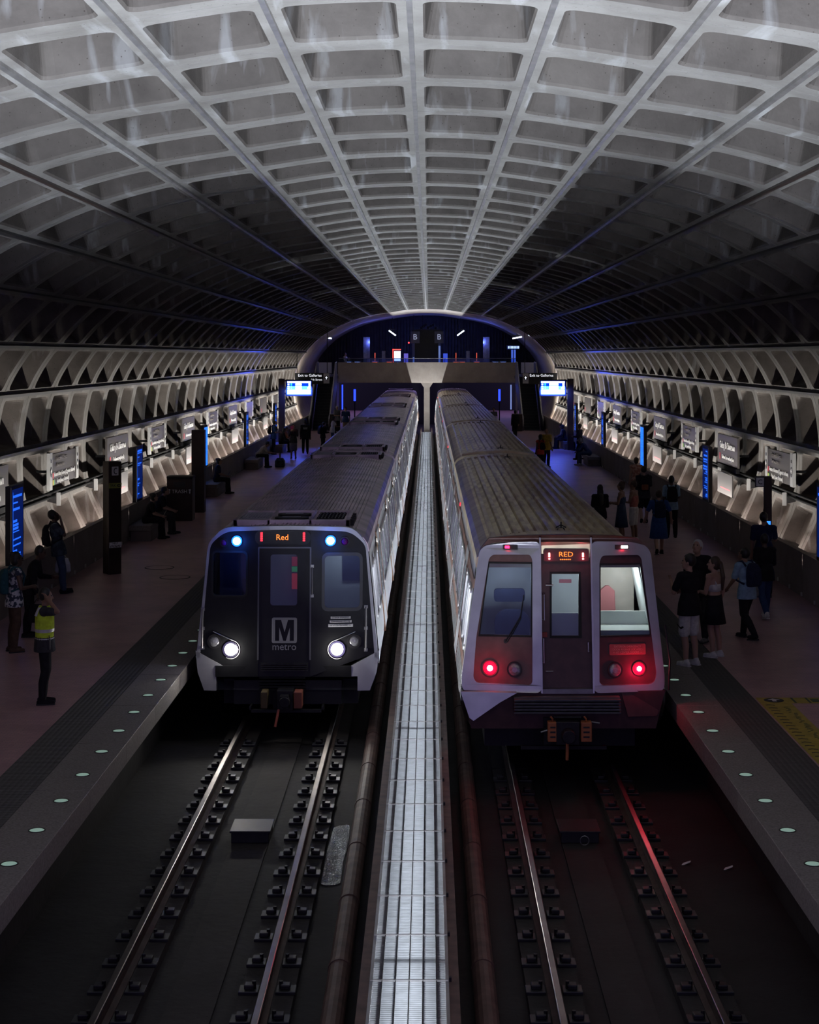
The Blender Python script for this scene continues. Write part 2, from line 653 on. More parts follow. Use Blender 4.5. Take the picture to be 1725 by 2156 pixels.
# ------------------------------------------------------------------ track bed, platforms, parapets
TRK = 2.18
RZ = -0.95         # top of rail
BED = -1.28
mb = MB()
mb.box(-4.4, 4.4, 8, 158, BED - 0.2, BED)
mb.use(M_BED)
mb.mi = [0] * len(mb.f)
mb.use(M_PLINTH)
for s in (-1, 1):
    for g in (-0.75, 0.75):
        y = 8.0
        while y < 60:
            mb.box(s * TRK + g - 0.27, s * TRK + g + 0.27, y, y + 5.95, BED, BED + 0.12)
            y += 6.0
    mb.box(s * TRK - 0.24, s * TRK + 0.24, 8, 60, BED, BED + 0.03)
struct(mb.build('floor'))
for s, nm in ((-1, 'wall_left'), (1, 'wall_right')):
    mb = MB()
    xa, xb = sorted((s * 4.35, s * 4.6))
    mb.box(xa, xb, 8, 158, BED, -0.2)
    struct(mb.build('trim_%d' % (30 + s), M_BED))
    mb = MB()
    xa, xb = sorted((s * 5.10, s * 8.75))
    mb.box(xa, xb, 8, 158, -0.28, 0.0)
    struct(mb.build('platform', M_TILE), 'red tiled %s platform floor' % ('left' if s < 0 else 'right'))
    mb = MB()
    xa, xb = sorted((s * 4.52, s * 5.10))
    mb.box(xa, xb, 8, 158, -0.28, 0.004)
    struct(mb.build('tactile_strip', M_TACT), 'dark bumpy warning strip along the %s platform edge' % ('left' if s < 0 else 'right'))
    mb = MB()
    y = 8.0
    xa, xb = sorted((s * 3.86, s * 4.52))
    while y < 158:
        mb.box(xa, xb, y + 0.004, y + 1.216 * 2 - 0.004, -0.27, 0.008)
        y += 1.216 * 2
    struct(mb.build('platform_edge', M_GRANITE, bevel=0.006), 'granite edge of the %s platform' % ('left' if s < 0 else 'right'))
    # parapet with a lip that shades the lamps behind it
    mb = MB()
    prof = [(8.20, 0), (8.205, 0.95), (8.345, 0.95), (8.345, 0.91), (8.25, 0.90), (8.25, 0)]
    y = 18.0
    while y < 122:
        mb.loft([[(s * x, yy, z) for x, z in prof] for yy in (y + 0.006, y + 3.65)])
        y += 3.66
    struct(mb.build('trim_%d' % (40 + s), M_PARA))
    mb = MB()
    for yy in range(0, 84):
        y = 19.2 + yy * 1.22
        xa, xb = sorted((s * 8.17, s * 8.2))
        mb.box(xa, xb, y, y + 0.06, 0.02, 0.1)
    struct(mb.build('trim_%d' % (50 + s), mat('drain_spout', (0.5, 0.48, 0.45), 0.5)))
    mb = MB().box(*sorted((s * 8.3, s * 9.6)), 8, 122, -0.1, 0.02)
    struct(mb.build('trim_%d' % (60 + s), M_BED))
# centre trench curbs
for s in (-1, 1):
    mb = MB()
    mb.box(*sorted((s * 0.355, s * 0.45)), 8, 134, BED, -0.60)
    mb.box(*sorted((s * 0.34, s * 0.46)), 8, 134, -0.60, -0.575)
    struct(mb.build('trim_%d' % (70 + s), M_RUST))

# rails
for s in (-1, 1):
    for g in (-1, 1):
        x = s * TRK + g * 0.75
        t = thing('rail', 'polished %s running rail of the %s track' % (
            'inner' if s * g < 0 else 'outer', 'left' if s < 0 else 'right'), 'rail', (x, 8, BED + 0.12))
        H = RZ - BED - 0.12
        mb = MB()
        head = [(-0.036, H - 0.042), (0.036, H - 0.042), (0.036, H - 0.006), (0.028, H), (-0.028, H), (-0.036, H - 0.006)]
        mb.loft([[(a, y, b) for a, b in head] for y in (0, 150)])
        mb.build('rail_head', M_RAIL, t)
        web = [(-0.07, 0.0), (0.07, 0.0), (0.07, 0.012), (0.012, 0.03), (0.010, H - 0.042), (-0.010, H - 0.042), (-0.012, 0.03), (-0.07, 0.012)]
        mb = MB().loft([[(a, y, b) for a, b in web] for y in (0, 150)])
        mb.build('rail_web', M_RAILSIDE, t)
# rail fasteners
def fastener_mesh():
    t = thing('rail_fastener', 'black bolted rail fastener block beside a running rail', 'fastener', (0, 0, 0), 0, 'rail fasteners on the track bed')
    MB().box(-0.10, 0.10, -0.10, 0.10, 0, 0.035).build('base_plate', M_BLACK, t, bevel=0.006)
    MB().box(-0.055, 0.045, -0.055, 0.055, 0.035, 0.085).build('clip', M_DARK, t, bevel=0.01)
    MB().cyl((-0.05, 0, 0.035), (-0.05, 0, 0.11), 0.02, n=8).build('bolt', M_DARK, t)
    return t
f0 = None
for s in (-1, 1):
    for g in (-1, 1):
        for k in range(19):
            y = 14.6 + k * 0.76
            if (s < 0 and y > 27.8) or (s > 0 and y > 25.5):
                continue
            for e in (-1, 1):
                loc = (s * TRK + g * 0.75 + e * 0.185, y, BED + 0.12)
                if f0 is None:
                    f0 = fastener_mesh(); f0.location = loc; f0.rotation_euler = (0, 0, 0 if e > 0 else PI)
                else:
                    dup(f0, loc, rotz=0 if e > 0 else PI)

# round conduits beside the centre curbs
for s in (-1, 1):
    t = thing('conduit_pipe', 'long reddish brown pipe on the track bed %s of the centre grating' % ('left' if s < 0 else 'right'), 'pipe',
              (s * 0.74, 8, BED))
    MB().cyl((0, 0, 0.14), (0, 125, 0.14), 0.115, n=16).build('pipe', M_RUST, t, smooth=False)
    for k in range(14):
        MB().cyl((0, 5.2 + k * 2.1, 0.14), (0, 5.28 + k * 2.1, 0.14), 0.124, n=16).build('coupling', M_RUST, t)

# boxes between the rails
for s in (-1, 1):
    t = thing('track_box', 'low black equipment box between the rails of the %s track' % ('left' if s < 0 else 'right'), 'box',
              (s * TRK - 0.0, 22.6, BED + 0.03))
    MB().box(-0.25, 0.25, -0.28, 0.28, 0, 0.14).build('case', M_BLACK, t, bevel=0.01)
    MB().box(-0.27, 0.27, -0.30, 0.30, 0.14, 0.165).build('lid', M_BLACK, t, bevel=0.005)
    if s > 0:
        mb = MB().tube([(0.05 + 0.06 * math.cos(a), -0.36, 0.06 + 0.06 * math.sin(a)) for a in [2 * PI * k / 16 for k in range(17)]], 0.006)
        mb.build('ring_handle', M_STEELD, t)
# wet patch
m_wet = mat('wet_puddle', (0.10, 0.10, 0.11), 0.10, 0.45, bump=0.0, spec=1.0)
nt = m_wet.node_tree
tc = nt.nodes.new('ShaderNodeTexCoord'); nz = nt.nodes.new('ShaderNodeTexNoise'); nz.inputs['Scale'].default_value = 42; nz.inputs['Detail'].default_value = 3
bp = nt.nodes.new('ShaderNodeBump'); bp.inputs['Strength'].default_value = 1.0; bp.inputs['Distance'].default_value = 0.02
nt.links.new(tc.outputs['Object'], nz.inputs['Vector']); nt.links.new(nz.outputs['Fac'], bp.inputs['Height'])
nt.links.new(bp.outputs['Normal'], nt.nodes['Principled BSDF'].inputs['Normal'])
mb = MB().plate(rpoly([(-1.14, 20.6), (-0.90, 20.65), (-0.91, 21.6), (-0.88, 22.4), (-0.91, 23.3), (-1.12, 23.2), (-1.15, 22.0)], 0.12), [],
                lambda u, v, o: (u, v, BED + o), 0.012, 0.01)
tag(mb.build('puddle', m_wet), 'glistening water puddle beside the brown pipe on the left track', 'puddle')

# litter between right rails
for k, (x, y) in enumerate(((3.45, 21.5), (3.95, 21.3))):
    mb = MB().plate(rpoly([(-0.06, -0.03), (0.05, -0.04), (0.07, 0.03), (-0.03, 0.045)], 0.01), [], lambda u, v, o: (u, v, o + 0.02 * math.sin(u * 30)), 0.02, 0.006)
    tag(mb.build('paper_scrap', M_WHITE, loc=(x, y, BED)), 'pale scrap of litter right of the right track, %s of two' % ('nearer the rails' if k == 0 else 'nearer the platform'), 'litter')

# ------------------------------------------------------------------ centre grating panels
def grating():
    t = thing('grating_panel', 'steel louvred grating panel over the lamps between the tracks', 'grating', (0, 0, -0.575), 0, 'grating panels in the centre strip')
    mb = MB()
    for k in range(27):
        y = 0.024 + k * 0.045
        mb.hexa([(-0.335, y, -0.12), (0.335, y, -0.12), (0.335, y + 0.004, -0.12), (-0.335, y + 0.004, -0.12),
                 (-0.335, y, 0.02), (0.335, y, 0.02), (0.335, y + 0.004, 0.02), (-0.335, y + 0.004, 0.02)])
    mb.build('louver', M_LOUVER, t, fixn=False)
    mb = MB()
    for x in (-0.25, -0.125, 0.0, 0.125, 0.25):
        mb.box(x - 0.004, x + 0.004, 0.0, 1.21, -0.035, 0.026)
    mb.build('rod', M_DARK, t)
    mb = MB()
    mb.box(-0.36, 0.36, 0.0, 0.018, -0.03, 0.03)
    mb.box(-0.365, -0.335, 0, 1.21, -0.0, 0.022)
    mb.box(0.335, 0.365, 0, 1.21, -0.0, 0.022)
    mb.build('frame', M_STEELD, t)
    MB().box(0.366, 0.39, 0.03, 0.08, 0.0, 0.04).build('clamp', M_DARK, t)
    return t
g0 = grating()
g0.location.y = 13.1
for k in range(1, 93):
    dup(g0, (0, 13.1 + k * 1.2192, -0.575))

# ------------------------------------------------------------------ trains
# car-local frame: x from the track centre, y back from the leading face, z above the rail head
CARL, GAP = 22.5, 0.7


class Car:
    def __init__(c, kind):
        c.kind = kind
        if kind == 'new':
            c.lean0, c.lean1 = (1.53, 1.15), (1.36, 2.85)
            c.low = [(1.34, 0.56), (1.46, 0.72), (1.52, 0.95)]
            c.rake, c.fold = 0.22, 0.10
            c.zt = 3.25
        else:
            c.lean0, c.lean1 = (1.53, 1.10), (1.29, 2.95)
            c.low = [(1.36, 0.62), (1.48, 0.80), (1.525, 0.98)]
            c.rake, c.fold = 0.55, 0.12
            c.zt = 3.36

    def xw(c, z):
        (x0, z0), (x1, z1) = c.lean0, c.lean1
        return x0 + (x1 - x0) * (z - z0) / (z1 - z0)

    def side(c, sg):
        return lambda y, z, o: (sg * (c.xw(z) + o), y, z)

    def yf(c, x, z):
        return c.fold * max(0, abs(x) - 0.47) + c.rake * (z - 0.6) / 2.7

    def face(c, x, z, o):
        return (x, c.yf(x, z) - o, z)


def rounded_frame(outer_fn, x0, y0, x1, y1, r, w):
    return rrect(x0 - w, y0 - w, x1 + w, y1 + w, r + w), rrect(x0, y0, x1, y1, r)


def roof_profile(c):
    pts = []
    if c.kind == 'new':
        edge = [(1.36, 2.85), (1.335, 2.98), (1.27, 3.08), (1.16, 3.13)]
        n = 32
        xs0 = 1.10
        top = lambda x: 3.25 - 0.10 * (x / 1.1) ** 2
        ridge = []
        for k in range(n + 1):
            x = -xs0 + 2 * xs0 * k / n
            z = top(x)
            ridge += [(x - 0.012, z), (x - 0.008, z + 0.022), (x + 0.008, z + 0.022), (x + 0.012, z)]
    else:
        edge = [(1.29, 2.95), (1.27, 3.08), (1.20, 3.17), (1.08, 3.24)]
        n = 11
        xs0 = 0.98
        top = lambda x: 3.36 - 0.10 * (x / 1.0) ** 2
        ridge = []
        w = 2 * xs0 / n
        for k in range(n + 1):
            x = -xs0 + w * k
            z = top(x)
            ridge += [(x - 0.050, z - 0.012), (x - 0.034, z + 0.045), (x + 0.034, z + 0.045), (x + 0.050, z - 0.012)]
    left = [(-x, z) for x, z in edge]
    return left + ridge + list(reversed(edge))


M_NEWSIDE = mat('satin_steel_side', (0.60, 0.60, 0.62), 0.38, 0.85, 0.1, 2)
M_OLDSIDE = mat('ribbed_aluminium_side', (0.58, 0.57, 0.57), 0.36, 0.9, 0.15, 2)
M_NEWROOF = mat('grimy_new_roof', (0.64, 0.52, 0.59), 0.36, 0.55, 0.4, 1.6)
M_OLDROOF = mat('grimy_tan_roof', (0.90, 0.63, 0.43), 0.38, 0.5, 0.42, 1.4)
M_COPPER = mat('copper_door_edge', (0.42, 0.24, 0.15), 0.4, 0.5, 0.15, 3)
M_STRIPE = mat('brown_stripe', (0.16, 0.075, 0.05), 0.4, 0.2, 0.2, 4)
M_MASK = mat('black_face_mask', (0.012, 0.012, 0.013), 0.35, 0, 0.2, 6, spec=0.25)
M_RIM = mat('grey_face_rim', (0.44, 0.44, 0.45), 0.4, 0.5, 0.1, 4)
M_OLDFACE = mat('brown_face_panel', (0.16, 0.075, 0.06), 0.42, 0.1, 0.25, 5)
M_OLDDOOR = mat('dark_brown_door', (0.075, 0.03, 0.03), 0.45, 0.1, 0.25, 6)
M_SILVER = mat('silver_pod', (0.44, 0.44, 0.45), 0.34, 0.8, 0.12, 3)
M_LED_O = emis('led_orange', (1.0, 0.25, 0.035), 1.5)
M_LED_R = emis('led_red', (1.0, 0.03, 0.05), 2.0)
M_HEAD = emis('headlamp_white', (1.0, 0.98, 0.92), 40)
M_BLUEL = emis('lamp_blue_white', (0.35, 0.6, 1.0), 14)
M_BLUER = emis('lamp_blue_ring', (0.01, 0.12, 1.0), 3)
M_TAIL = emis('tail_red', (1.0, 0.01, 0.05), 10)
M_TAILC = emis('tail_core', (1.0, 0.75, 0.72), 22)
M_LENS = mat('unlit_lens', (0.25, 0.25, 0.27), 0.12, 0.3, 0.3, 30)
M_PURPLE = mat('purple_lens', (0.10, 0.01, 0.10), 0.1)
M_ORANGE = mat('orange_cover', (0.45, 0.14, 0.05), 0.55, 0, 0.15, 8)
M_REDCOV = mat('red_cover', (0.40, 0.07, 0.05), 0.55, 0, 0.15, 8)
M_HOSE = mat('orange_hose', (0.60, 0.16, 0.10), 0.5)
M_CABW = mat('cab_wall', (0.42, 0.44, 0.46), 0.6, 0, 0.06, 3)
M_CABWHITE = mat('cab_white', (0.75, 0.78, 0.76), 0.5)
M_SEAT = mat('navy_seat', (0.02, 0.03, 0.07), 0.7, 0, 0.2, 8)
M_LABEL = mat('pale_label', (0.75, 0.75, 0.76), 0.5)
M_LABTXT = mat('label_ink', (0.05, 0.05, 0.06), 0.6)
M_PLATE = mat('red_plate', (0.36, 0.09, 0.09), 0.5, 0, 0.1, 9)
M_PLATETXT = mat('plate_ink', (0.62, 0.30, 0.26), 0.5)
M_MLOGO = mat('grey_decal', (0.36, 0.36, 0.37), 0.5)


def car_body(c, t, lead):
    smat = M_NEWSIDE if c.kind == 'new' else M_OLDSIDE
    # closed hull below the roof
    half = c.low + [c.lean0, c.lean1]
    top = (c.lean1[0] - 0.05, c.lean1[1] + 0.02)
    prof = [(-x, z) for x, z in reversed(half)] + half
    mb = MB()
    ys = [0.0, CARL]
    rings = []
    for y in ys:
        r = []
        for x, z in prof:
            yy = (c.yf(x, z) if lead else 0.0) + 0.06 if y == 0 else y
            r.append((x, yy, z))
        rings.append(r)
    if lead:   # open front: the face carries its own panels
        n = len(prof)
        vs = rings[0] + rings[1]
        fs = [(j, (j + 1) % n, n + (j + 1) % n, n + j) for j in range(n)]
        fs.append(tuple(range(n, 2 * n)))
        mb.add(vs, fs)
    else:
        mb.loft(rings)
    mb.build('body_shell', smat, t)
    # roof
    rp = roof_profile(c)
    y0 = (c.yf(0, 3.2) + (0.42 if lead else 0.35)) if lead else 0.45
    mb = MB()
    zb_ = 2.86 if c.kind == 'new' else 2.94
    bot = [(x, zb_) for x, z in (rp[-1], rp[0])]
    mb.loft([[(x, y, z) for x, z in rp + bot] for y in (y0, CARL - 0.45)])
    rm = M_NEWROOF if c.kind == 'new' else M_OLDROOF
    mb.build('roof', rm, t)
    # smooth roof ends
    simple = [rp[0], rp[1], rp[2], rp[3]]
    zt = c.zt - 0.03
    cap = simple + [(x * 0.1, zt - (abs(x) * 0.1) ** 2 * 0.08) for x in range(-9, 10)] + [rp[-4], rp[-3], rp[-2], rp[-1]]
    for a, b, fr in ((None, y0 + 0.03, True), (CARL - 0.48, CARL, False)):
        mb = MB()
        base = [(rp[-1][0], zb_), (rp[0][0], zb_)]
        if fr:
            r0 = [(x, (c.yf(x, z) if lead else 0) + 0.02, z) for x, z in cap + base]
            mb.loft([r0, [(x, b, z + 0.004) for x, z in cap + base]])
        else:
            mb.loft([[(x, a, z + 0.004) for x, z in cap + base], [(x, b - 0.02, z - 0.01) for x, z in cap + base]])
        mb.build('roof_end', rm, t)
    # roof details
    if c.kind == 'new':
        for yb, rev in ((y0 + 0.35, False), (CARL - 2.6, True)):
            mb = MB()
            zt = 3.25
            for (xa, xb, ya, yb2) in ((-1.0, 1.0, 0, 0.07), (-1.0, 1.0, 1.75, 1.82), (-1.0, -0.93, 0, 1.8), (0.93, 1.0, 0, 1.8), (-0.42, -0.37, 0, 1.8), (0.30, 0.35, 0, 1.8)):
                mb.box(xa, xb, yb + ya, yb + yb2, zt - 0.08, zt + 0.065)
            mb.box(-0.95, 0.95, yb + 0.05, yb + 1.78, zt - 0.1, zt + 0.02)
            u = mb.build('roof_unit', M_NEWROOF, t, bevel=0.008)
            MB().box(-0.92, -0.43, yb + 0.3, yb + 1.5, zt + 0.015, zt + 0.024).build('grille_shade_plate', M_BLACK, u)  # flat black plate standing in for the shade beneath the slats
            mb = MB()
            for k in range(9):
                mb.box(-0.88 + k * 0.05, -0.865 + k * 0.05, yb + 0.35, yb + 1.45, zt + 0.02, zt + 0.06)
            for k in range(6):
                mb.box(-0.9, -0.44, yb + 0.35 + k * 0.2, yb + 0.375 + k * 0.2, zt + 0.02, zt + 0.065)
            mb.build('grille', M_RIM, u)
            mb = MB()
            for k in range(8):
                mb.box(0.42 + k * 0.06, 0.44 + k * 0.06, yb + 0.3, yb + 1.5, zt + 0.02, zt + 0.06)
            for k in range(5):
                mb.box(0.40, 0.88, yb + 0.3 + k * 0.28, yb + 0.32 + k * 0.28, zt + 0.02, zt + 0.055)
            mb.build('grille', M_DARK, u)
            for yo in (0.35, 1.0):
                MB().plate(rrect(-0.33, yb + yo, 0.26, yb + yo + 0.38, 0.15), [], lambda a, b, o: (a, b, zt + o), 0.06, 0.06).build('hatch', M_DARK, u)
                MB().box(-0.2, 0.12, yb + yo + 0.17, yb + yo + 0.21, zt + 0.06, zt + 0.07).build('hatch_bar', M_STEELD, u)
            for k in range(4):
                MB().box(0.96, 1.06, yb + 0.25 + 0.35 * k, yb + 0.33 + 0.35 * k, zt - 0.06, zt + 0.05).build('bracket', M_DARK, u)
    else:
        for ya, yb in ((y0 - 0.02, y0 + 0.62), (CARL - 1.05, CARL - 0.42)):
            def rf(a, b, o):
                return (a, b, 3.40 - 0.10 * (a / 1.0) ** 2 + o)
            mb = MB()
            for k in range(8):
                a0, a1 = -1.04 + k * 0.26, -1.04 + (k + 1) * 0.26
                mb.plate([(a0, ya), (a1, ya), (a1, yb), (a0, yb)], [], rf, 0.0, 0.06)
            p = mb.build('roof_plate', M_OLDROOF, t)
            mb = MB()
            for k in range(16):
                x = -0.98 + k * 0.131
                for yy in (ya + 0.03, yb - 0.03):
                    q = rf(x, yy, 0); mb.cyl(q, (q[0], q[1], q[2] + 0.012), 0.012, n=6)
            mb.build('rivets', M_OLDROOF, p)
        for ya in (y0 + 0.95, CARL - 2.2):
            mb = MB().cyl((0.1, ya, 3.36), (0.1, ya, 3.41), 0.07, 0.05, 10).cyl((0.1, ya, 3.4), (0.1, ya, 3.5), 0.012, n=6)
            mb.tube([(0.02, ya, 3.41), (0.1, ya + 0.02, 3.45), (0.18, ya, 3.41)], 0.01)
            mb.build('antenna', M_BLACK, t)
    # gangway ends
    if not lead:
        MB().box(-0.55, 0.55, -0.30, 0.02, 1.0, 2.95).build('end_door', M_BLACK, t)
    MB().box(-0.55, 0.55, CARL - 0.02, CARL + 0.30, 1.0, 2.95).build('end_door', M_BLACK, t)
    # underframe and wheel sets
    MB().box(-1.15, 1.15, 0.9, CARL - 0.3, 0.18, 0.6).build('underframe', M_BLACK, t)
    for yb in (2.4, CARL - 4.6):
        for dy in (0, 2.1):
            mb = MB()
            for s in (-1, 1):
                mb.cyl((s * 0.68, yb + dy, 0.38), (s * 0.80, yb + dy, 0.38), 0.38, n=24)
            mb.cyl((-0.8, yb + dy, 0.38), (0.8, yb + dy, 0.38), 0.07)
            mb.build('wheel_set', M_DARK, t)
    # sides
    for sg in (-1, 1):
        fn = c.side(sg)
        zt0, zt1 = 1.68, 2.56
        doors = [4.3, 11.25, 18.2]
        for d in doors:
            for k in (-1, 1):
                a, b = (d - 0.64, d - 0.01) if k < 0 else (d + 0.01, d + 0.64)
                mb = MB().plate(rrect(a, 1.02, b, 2.80, 0.03), [], fn, 0.012, 0.04)
                dl = mb.build('door_leaf', smat, t)
                MB().plate(rrect(a + 0.13, 1.62, b - 0.13, 2.56, 0.08), [], fn, 0.018, 0.01).build('door_glass', M_GLASSD, dl)
            for a, b in ((d - 0.80, d - 0.66), (d + 0.66, d + 0.80)):
                mb = MB().plate([(a, 1.0), (b, 1.0), (b, 2.84), (a, 2.84)], [], fn, 0.016, 0.05)
                mb.build('door_post', M_COPPER if c.kind == 'new' else M_STRIPE, t)
        wins = [(5.35, 7.05), (7.35, 8.75), (9.0, 10.2), (12.3, 13.5), (13.8, 15.4), (15.7, 17.1)]
        wins += [(19.3, 20.5), (20.8, 21.8)]
        wins += [(0.95, 1.55), (2.05, 3.2)] if lead else [(0.9, 1.9), (2.1, 3.2)]
        for a, b in wins:
            mb = MB().plate(rrect(a - 0.05, zt0 - 0.05, b + 0.05, zt1 + 0.05, 0.1), [rrect(a, zt0, b, zt1, 0.08)], fn, 0.022, 0.04)
            w = mb.build('side_window', M_STEEL, t)
            MB().plate(rrect(a - 0.01, zt0 - 0.01, b + 0.01, zt1 + 0.01, 0.08), [], fn, 0.008, 0.02).build('pane', M_GLASSD, w)
        if c.kind == 'new':
            for d in doors:
                MB().plate(rrect(d - 1.25, 2.62, d - 0.95, 2.78, 0.03), [], fn, 0.012, 0.02).build('side_number_panel', M_BLACK, t)
                for e in (-0.9, 0.9):
                    MB().plate(circ(d + e, 2.7, 0.035, 10), [], fn, 0.03, 0.03).build('marker_lamp', emis('amber_white', (1, 0.9, 0.8), 0.5), t)
        else:
            segs = [(0.5, 3.45)] + [(doors[i] + 0.82, doors[i + 1] - 0.82) for i in range(2)] + [(19.05, CARL - 0.1)]
            for a, b in segs:
                for z in (2.64, 1.46):
                    MB().plate([(a, z), (b, z), (b, z + 0.14), (a, z + 0.14)], [], fn, 0.012, 0.03).build('brown_stripe', M_STRIPE, t)
            for a, b in segs:
                mb = MB()
                for k in range(6):
                    z = 1.08 + k * 0.06
                    mb.plate([(a, z), (b, z), (b, z + 0.025), (a, z + 0.025)], [], fn, 0.014, 0.03)
                mb.build('side_ribs', M_STEEL, t)
            MB().plate(rrect(12.1, 2.84, 12.3, 2.9, 0.02), [], fn, 0.02, 0.03).build('marker_lamp', M_LED_R, t)
        MB().box(sg * 1.45 if sg > 0 else -1.52, 1.52 if sg > 0 else -1.45, 0.5, CARL - 0.1, 0.95, 1.0).build('threshold', M_STEELD, t)


def front_new(c, t):
    F = c.face
    S = 126.8

    def X(px): return (px - 606) / S

    def Z(py): return 5.2 - (py - 747) / S + 0.95

    def R(a, b, cc, d, r): return rrect(X(a), Z(d), X(cc), Z(b), r)
    bx, tx = 1.515, 1.30
    # grey rim that frames the black mask
    outer = rpoly([(-1.53, Z(1385)), (-1.52, 1.1), (-1.33, 2.98), (-1.10, Z(1113)), (0, Z(1109)), (1.10, Z(1113)), (1.33, 2.98), (1.52, 1.1), (1.53, Z(1385))],
                  [0, .1, .1, .2, .3, .2, .1, .1, 0])
    inner = rpoly([(-1.47, Z(1385)), (-1.46, 1.1), (-1.30, Z(1150)), (-1.05, Z(1122)), (0, Z(1117)), (1.05, Z(1122)), (1.30, Z(1150)), (1.46, 1.1), (1.47, Z(1385))],
                  [0, .1, .1, .2, .3, .2, .1, .1, 0])
    n = len(outer)
    mb = MB()
    rings = [[F(x, z, 0.03) for x, z in outer], [F(x, z, 0.03) for x, z in inner], [F(x, z, -0.12) for x, z in inner]]
    back = [F(x, z, -0.12) for x, z in outer]
    mb.loft([back] + rings, caps=False, closed=False)
    mb.build('face_rim', M_RIM, t)
    # three black panels
    xd0, xd1 = X(545), X(655)
    maskL = rpoly([(xd0, Z(1425)), (xd0, Z(1118)), (-1.05, Z(1122)), (-1.30, Z(1150)), (-1.46, 1.1), (-1.48, Z(1376)), (X(460), Z(1404)), (X(462), Z(1425))], [0, 0, .15, .08, .1, .05, .02, 0])
    maskR = rpoly([(xd1, Z(1425)), (X(738), Z(1425)), (X(738), Z(1405)), (1.48, Z(1376)), (1.46, 1.1), (1.30, Z(1150)), (1.05, Z(1122)), (xd1, Z(1118))], [0, 0, .02, .05, .1, .08, .15, 0])
    door = [(xd0, Z(1425)), (xd1, Z(1425)), (xd1, Z(1118)), (xd0, Z(1118))]
    wl = R(447, 1166, 519, 1257, 0.06)
    wr = R(684, 1172, 760, 1283, 0.07)
    wd = R(570, 1170, 627, 1277, 0.05)
    MB().plate(maskL, [wl], F, 0.01, 0.05).build('face_panel', M_MASK, t)
    MB().plate(maskR, [wr], F, 0.01, 0.05).build('face_panel', M_MASK, t)
    d = MB().plate(door, [wd], F, 0.0, 0.05).build('end_door', M_MASK, t)
    for poly, gm, par in ((wl, M_GLASSDIM, t), (wr, M_GLASS, t), (wd, M_GLASS, d)):
        MB().plate(poly, [], F, -0.012, 0.006).build('windscreen' if par is t else 'door_window', gm, par)
    fo = R(679, 1166, 765, 1289, 0.10); fi = R(685, 1173, 759, 1282, 0.07)
    MB().plate(fo, [fi], F, 0.03, 0.04).build('window_frame', mat('grey_rubber', (0.05, 0.05, 0.055), 0.4), t)
    fo = R(444, 1163, 522, 1260, 0.08); fi = R(448, 1167, 518, 1256, 0.06)
    MB().plate(fo, [fi], F, 0.02, 0.03).build('window_frame', M_RUBBER, t)
    # door edges
    mb = MB()
    for x in (xd0, xd1):
        mb.plate([(x - 0.012, Z(1390)), (x + 0.012, Z(1390)), (x + 0.012, Z(1155)), (x - 0.012, Z(1155))], [], F, 0.02, 0.03)
    mb.plate([(xd0, Z(1157)), (xd1, Z(1157)), (xd1, Z(1154)), (xd0, Z(1154))], [], F, 0.02, 0.03)
    mb.build('door_edge', mat('edge_grey', (0.12, 0.12, 0.13), 0.4, 0.4), d)
    # destination sign
    s = MB().plate(rrect(X(537), Z(1149), X(655), Z(1119), 0.1), [], F, 0.035, 0.04).build('destination_sign', M_BLACK, t)
    for a in (551, 641):
        m = MB()
        for q in range(5):
            zz = Z(1142) + q * 0.031
            m.plate(rrect(X(a - 2.5), zz, X(a + 2.5), zz + 0.025, 0.008), [], F, 0.042, 0.02)
        m.build('red_bar', M_LED_R, s)
    p = F(X(595), Z(1134), 0.04)
    text('sign_lettering', 'Red', 0.135, M_LED_O, s, p, (1, 0, 0), (0, 0.08, 1))
    # lamps
    def lamp(px, py, r, core, ringm, ringr, name, prot=0.03):
        x, z = X(px), Z(py)
        y = F(x, z, 0)[1]
        o = MB().plate(circ(x, z, ringr, 24), [circ(x, z, r, 24)], F, prot + 0.012, 0.06).build(name, ringm, t)
        mb = MB()
        vs = []
        mb.loft([[F(x + rr * math.cos(a), z + rr * math.sin(a), oo) for a in [2 * PI * k / 20 for k in range(20)]] for rr, oo in ((r, 0.0), (r, prot), (r * 0.75, prot + 0.012), (r * 0.3, prot + 0.02))])
        mb.build('lens', core, o, smooth=False)
        return x, y, z
    for px, py in ((498, 1142), (697, 1141)):
        x, y, z = lamp(px, py, 0.065, M_BLUEL, M_BLUER, 0.088, 'blue_lamp')
        l = point('blue_lamp_light', (x, y - 0.14, z), 8.0, (0.03, 0.16, 1.0), 0.04); l.parent = t
    lamp(727, 1143, 0.06, M_PURPLE, M_DARK, 0.085, 'unlit_lamp')
    lamp(470, 1146, 0.05, M_PURPLE, M_DARK, 0.07, 'unlit_lamp')
    for px, py in ((487, 1369), (712, 1368)):
        x, y, z = lamp(px, py, 0.10, M_HEAD, M_CHROME, 0.135, 'headlamp')
        l = point('headlamp_light', (x, y - 0.13, z), 45, (1.0, 0.97, 0.9), 0.08, spot=math.radians(100), rot=(PI / 2 - 0.25, 0, PI)); l.parent = t
        l = point('headlamp_glow', (x, y - 0.2, z), 7.0, (1.0, 0.97, 0.92), 0.06); l.parent = t
    for px, py in ((452, 1353), (748, 1352)):
        lamp(px, py, 0.085, M_LENS, M_DARK, 0.12, 'unlit_headlamp')
    # headlamp brows
    mb = MB()
    for sg, px in ((-1, 487), (1, 712)):
        x = X(px); z = Z(1369)
        mb.tube([F(x + 0.155 * math.cos(a), z + 0.155 * math.sin(a), 0.02) for a in [math.radians(q if sg > 0 else 180 - q) for q in range(95, 300, 12)]] , 0.008, 6)
        mb.tube([F(x + sg * -0.02, z + 0.155, 0.02), F(x + sg * 0.3, z + 0.29, 0.02)], 0.008, 6)
    mb.build('lamp_trim', M_STEELD, t)
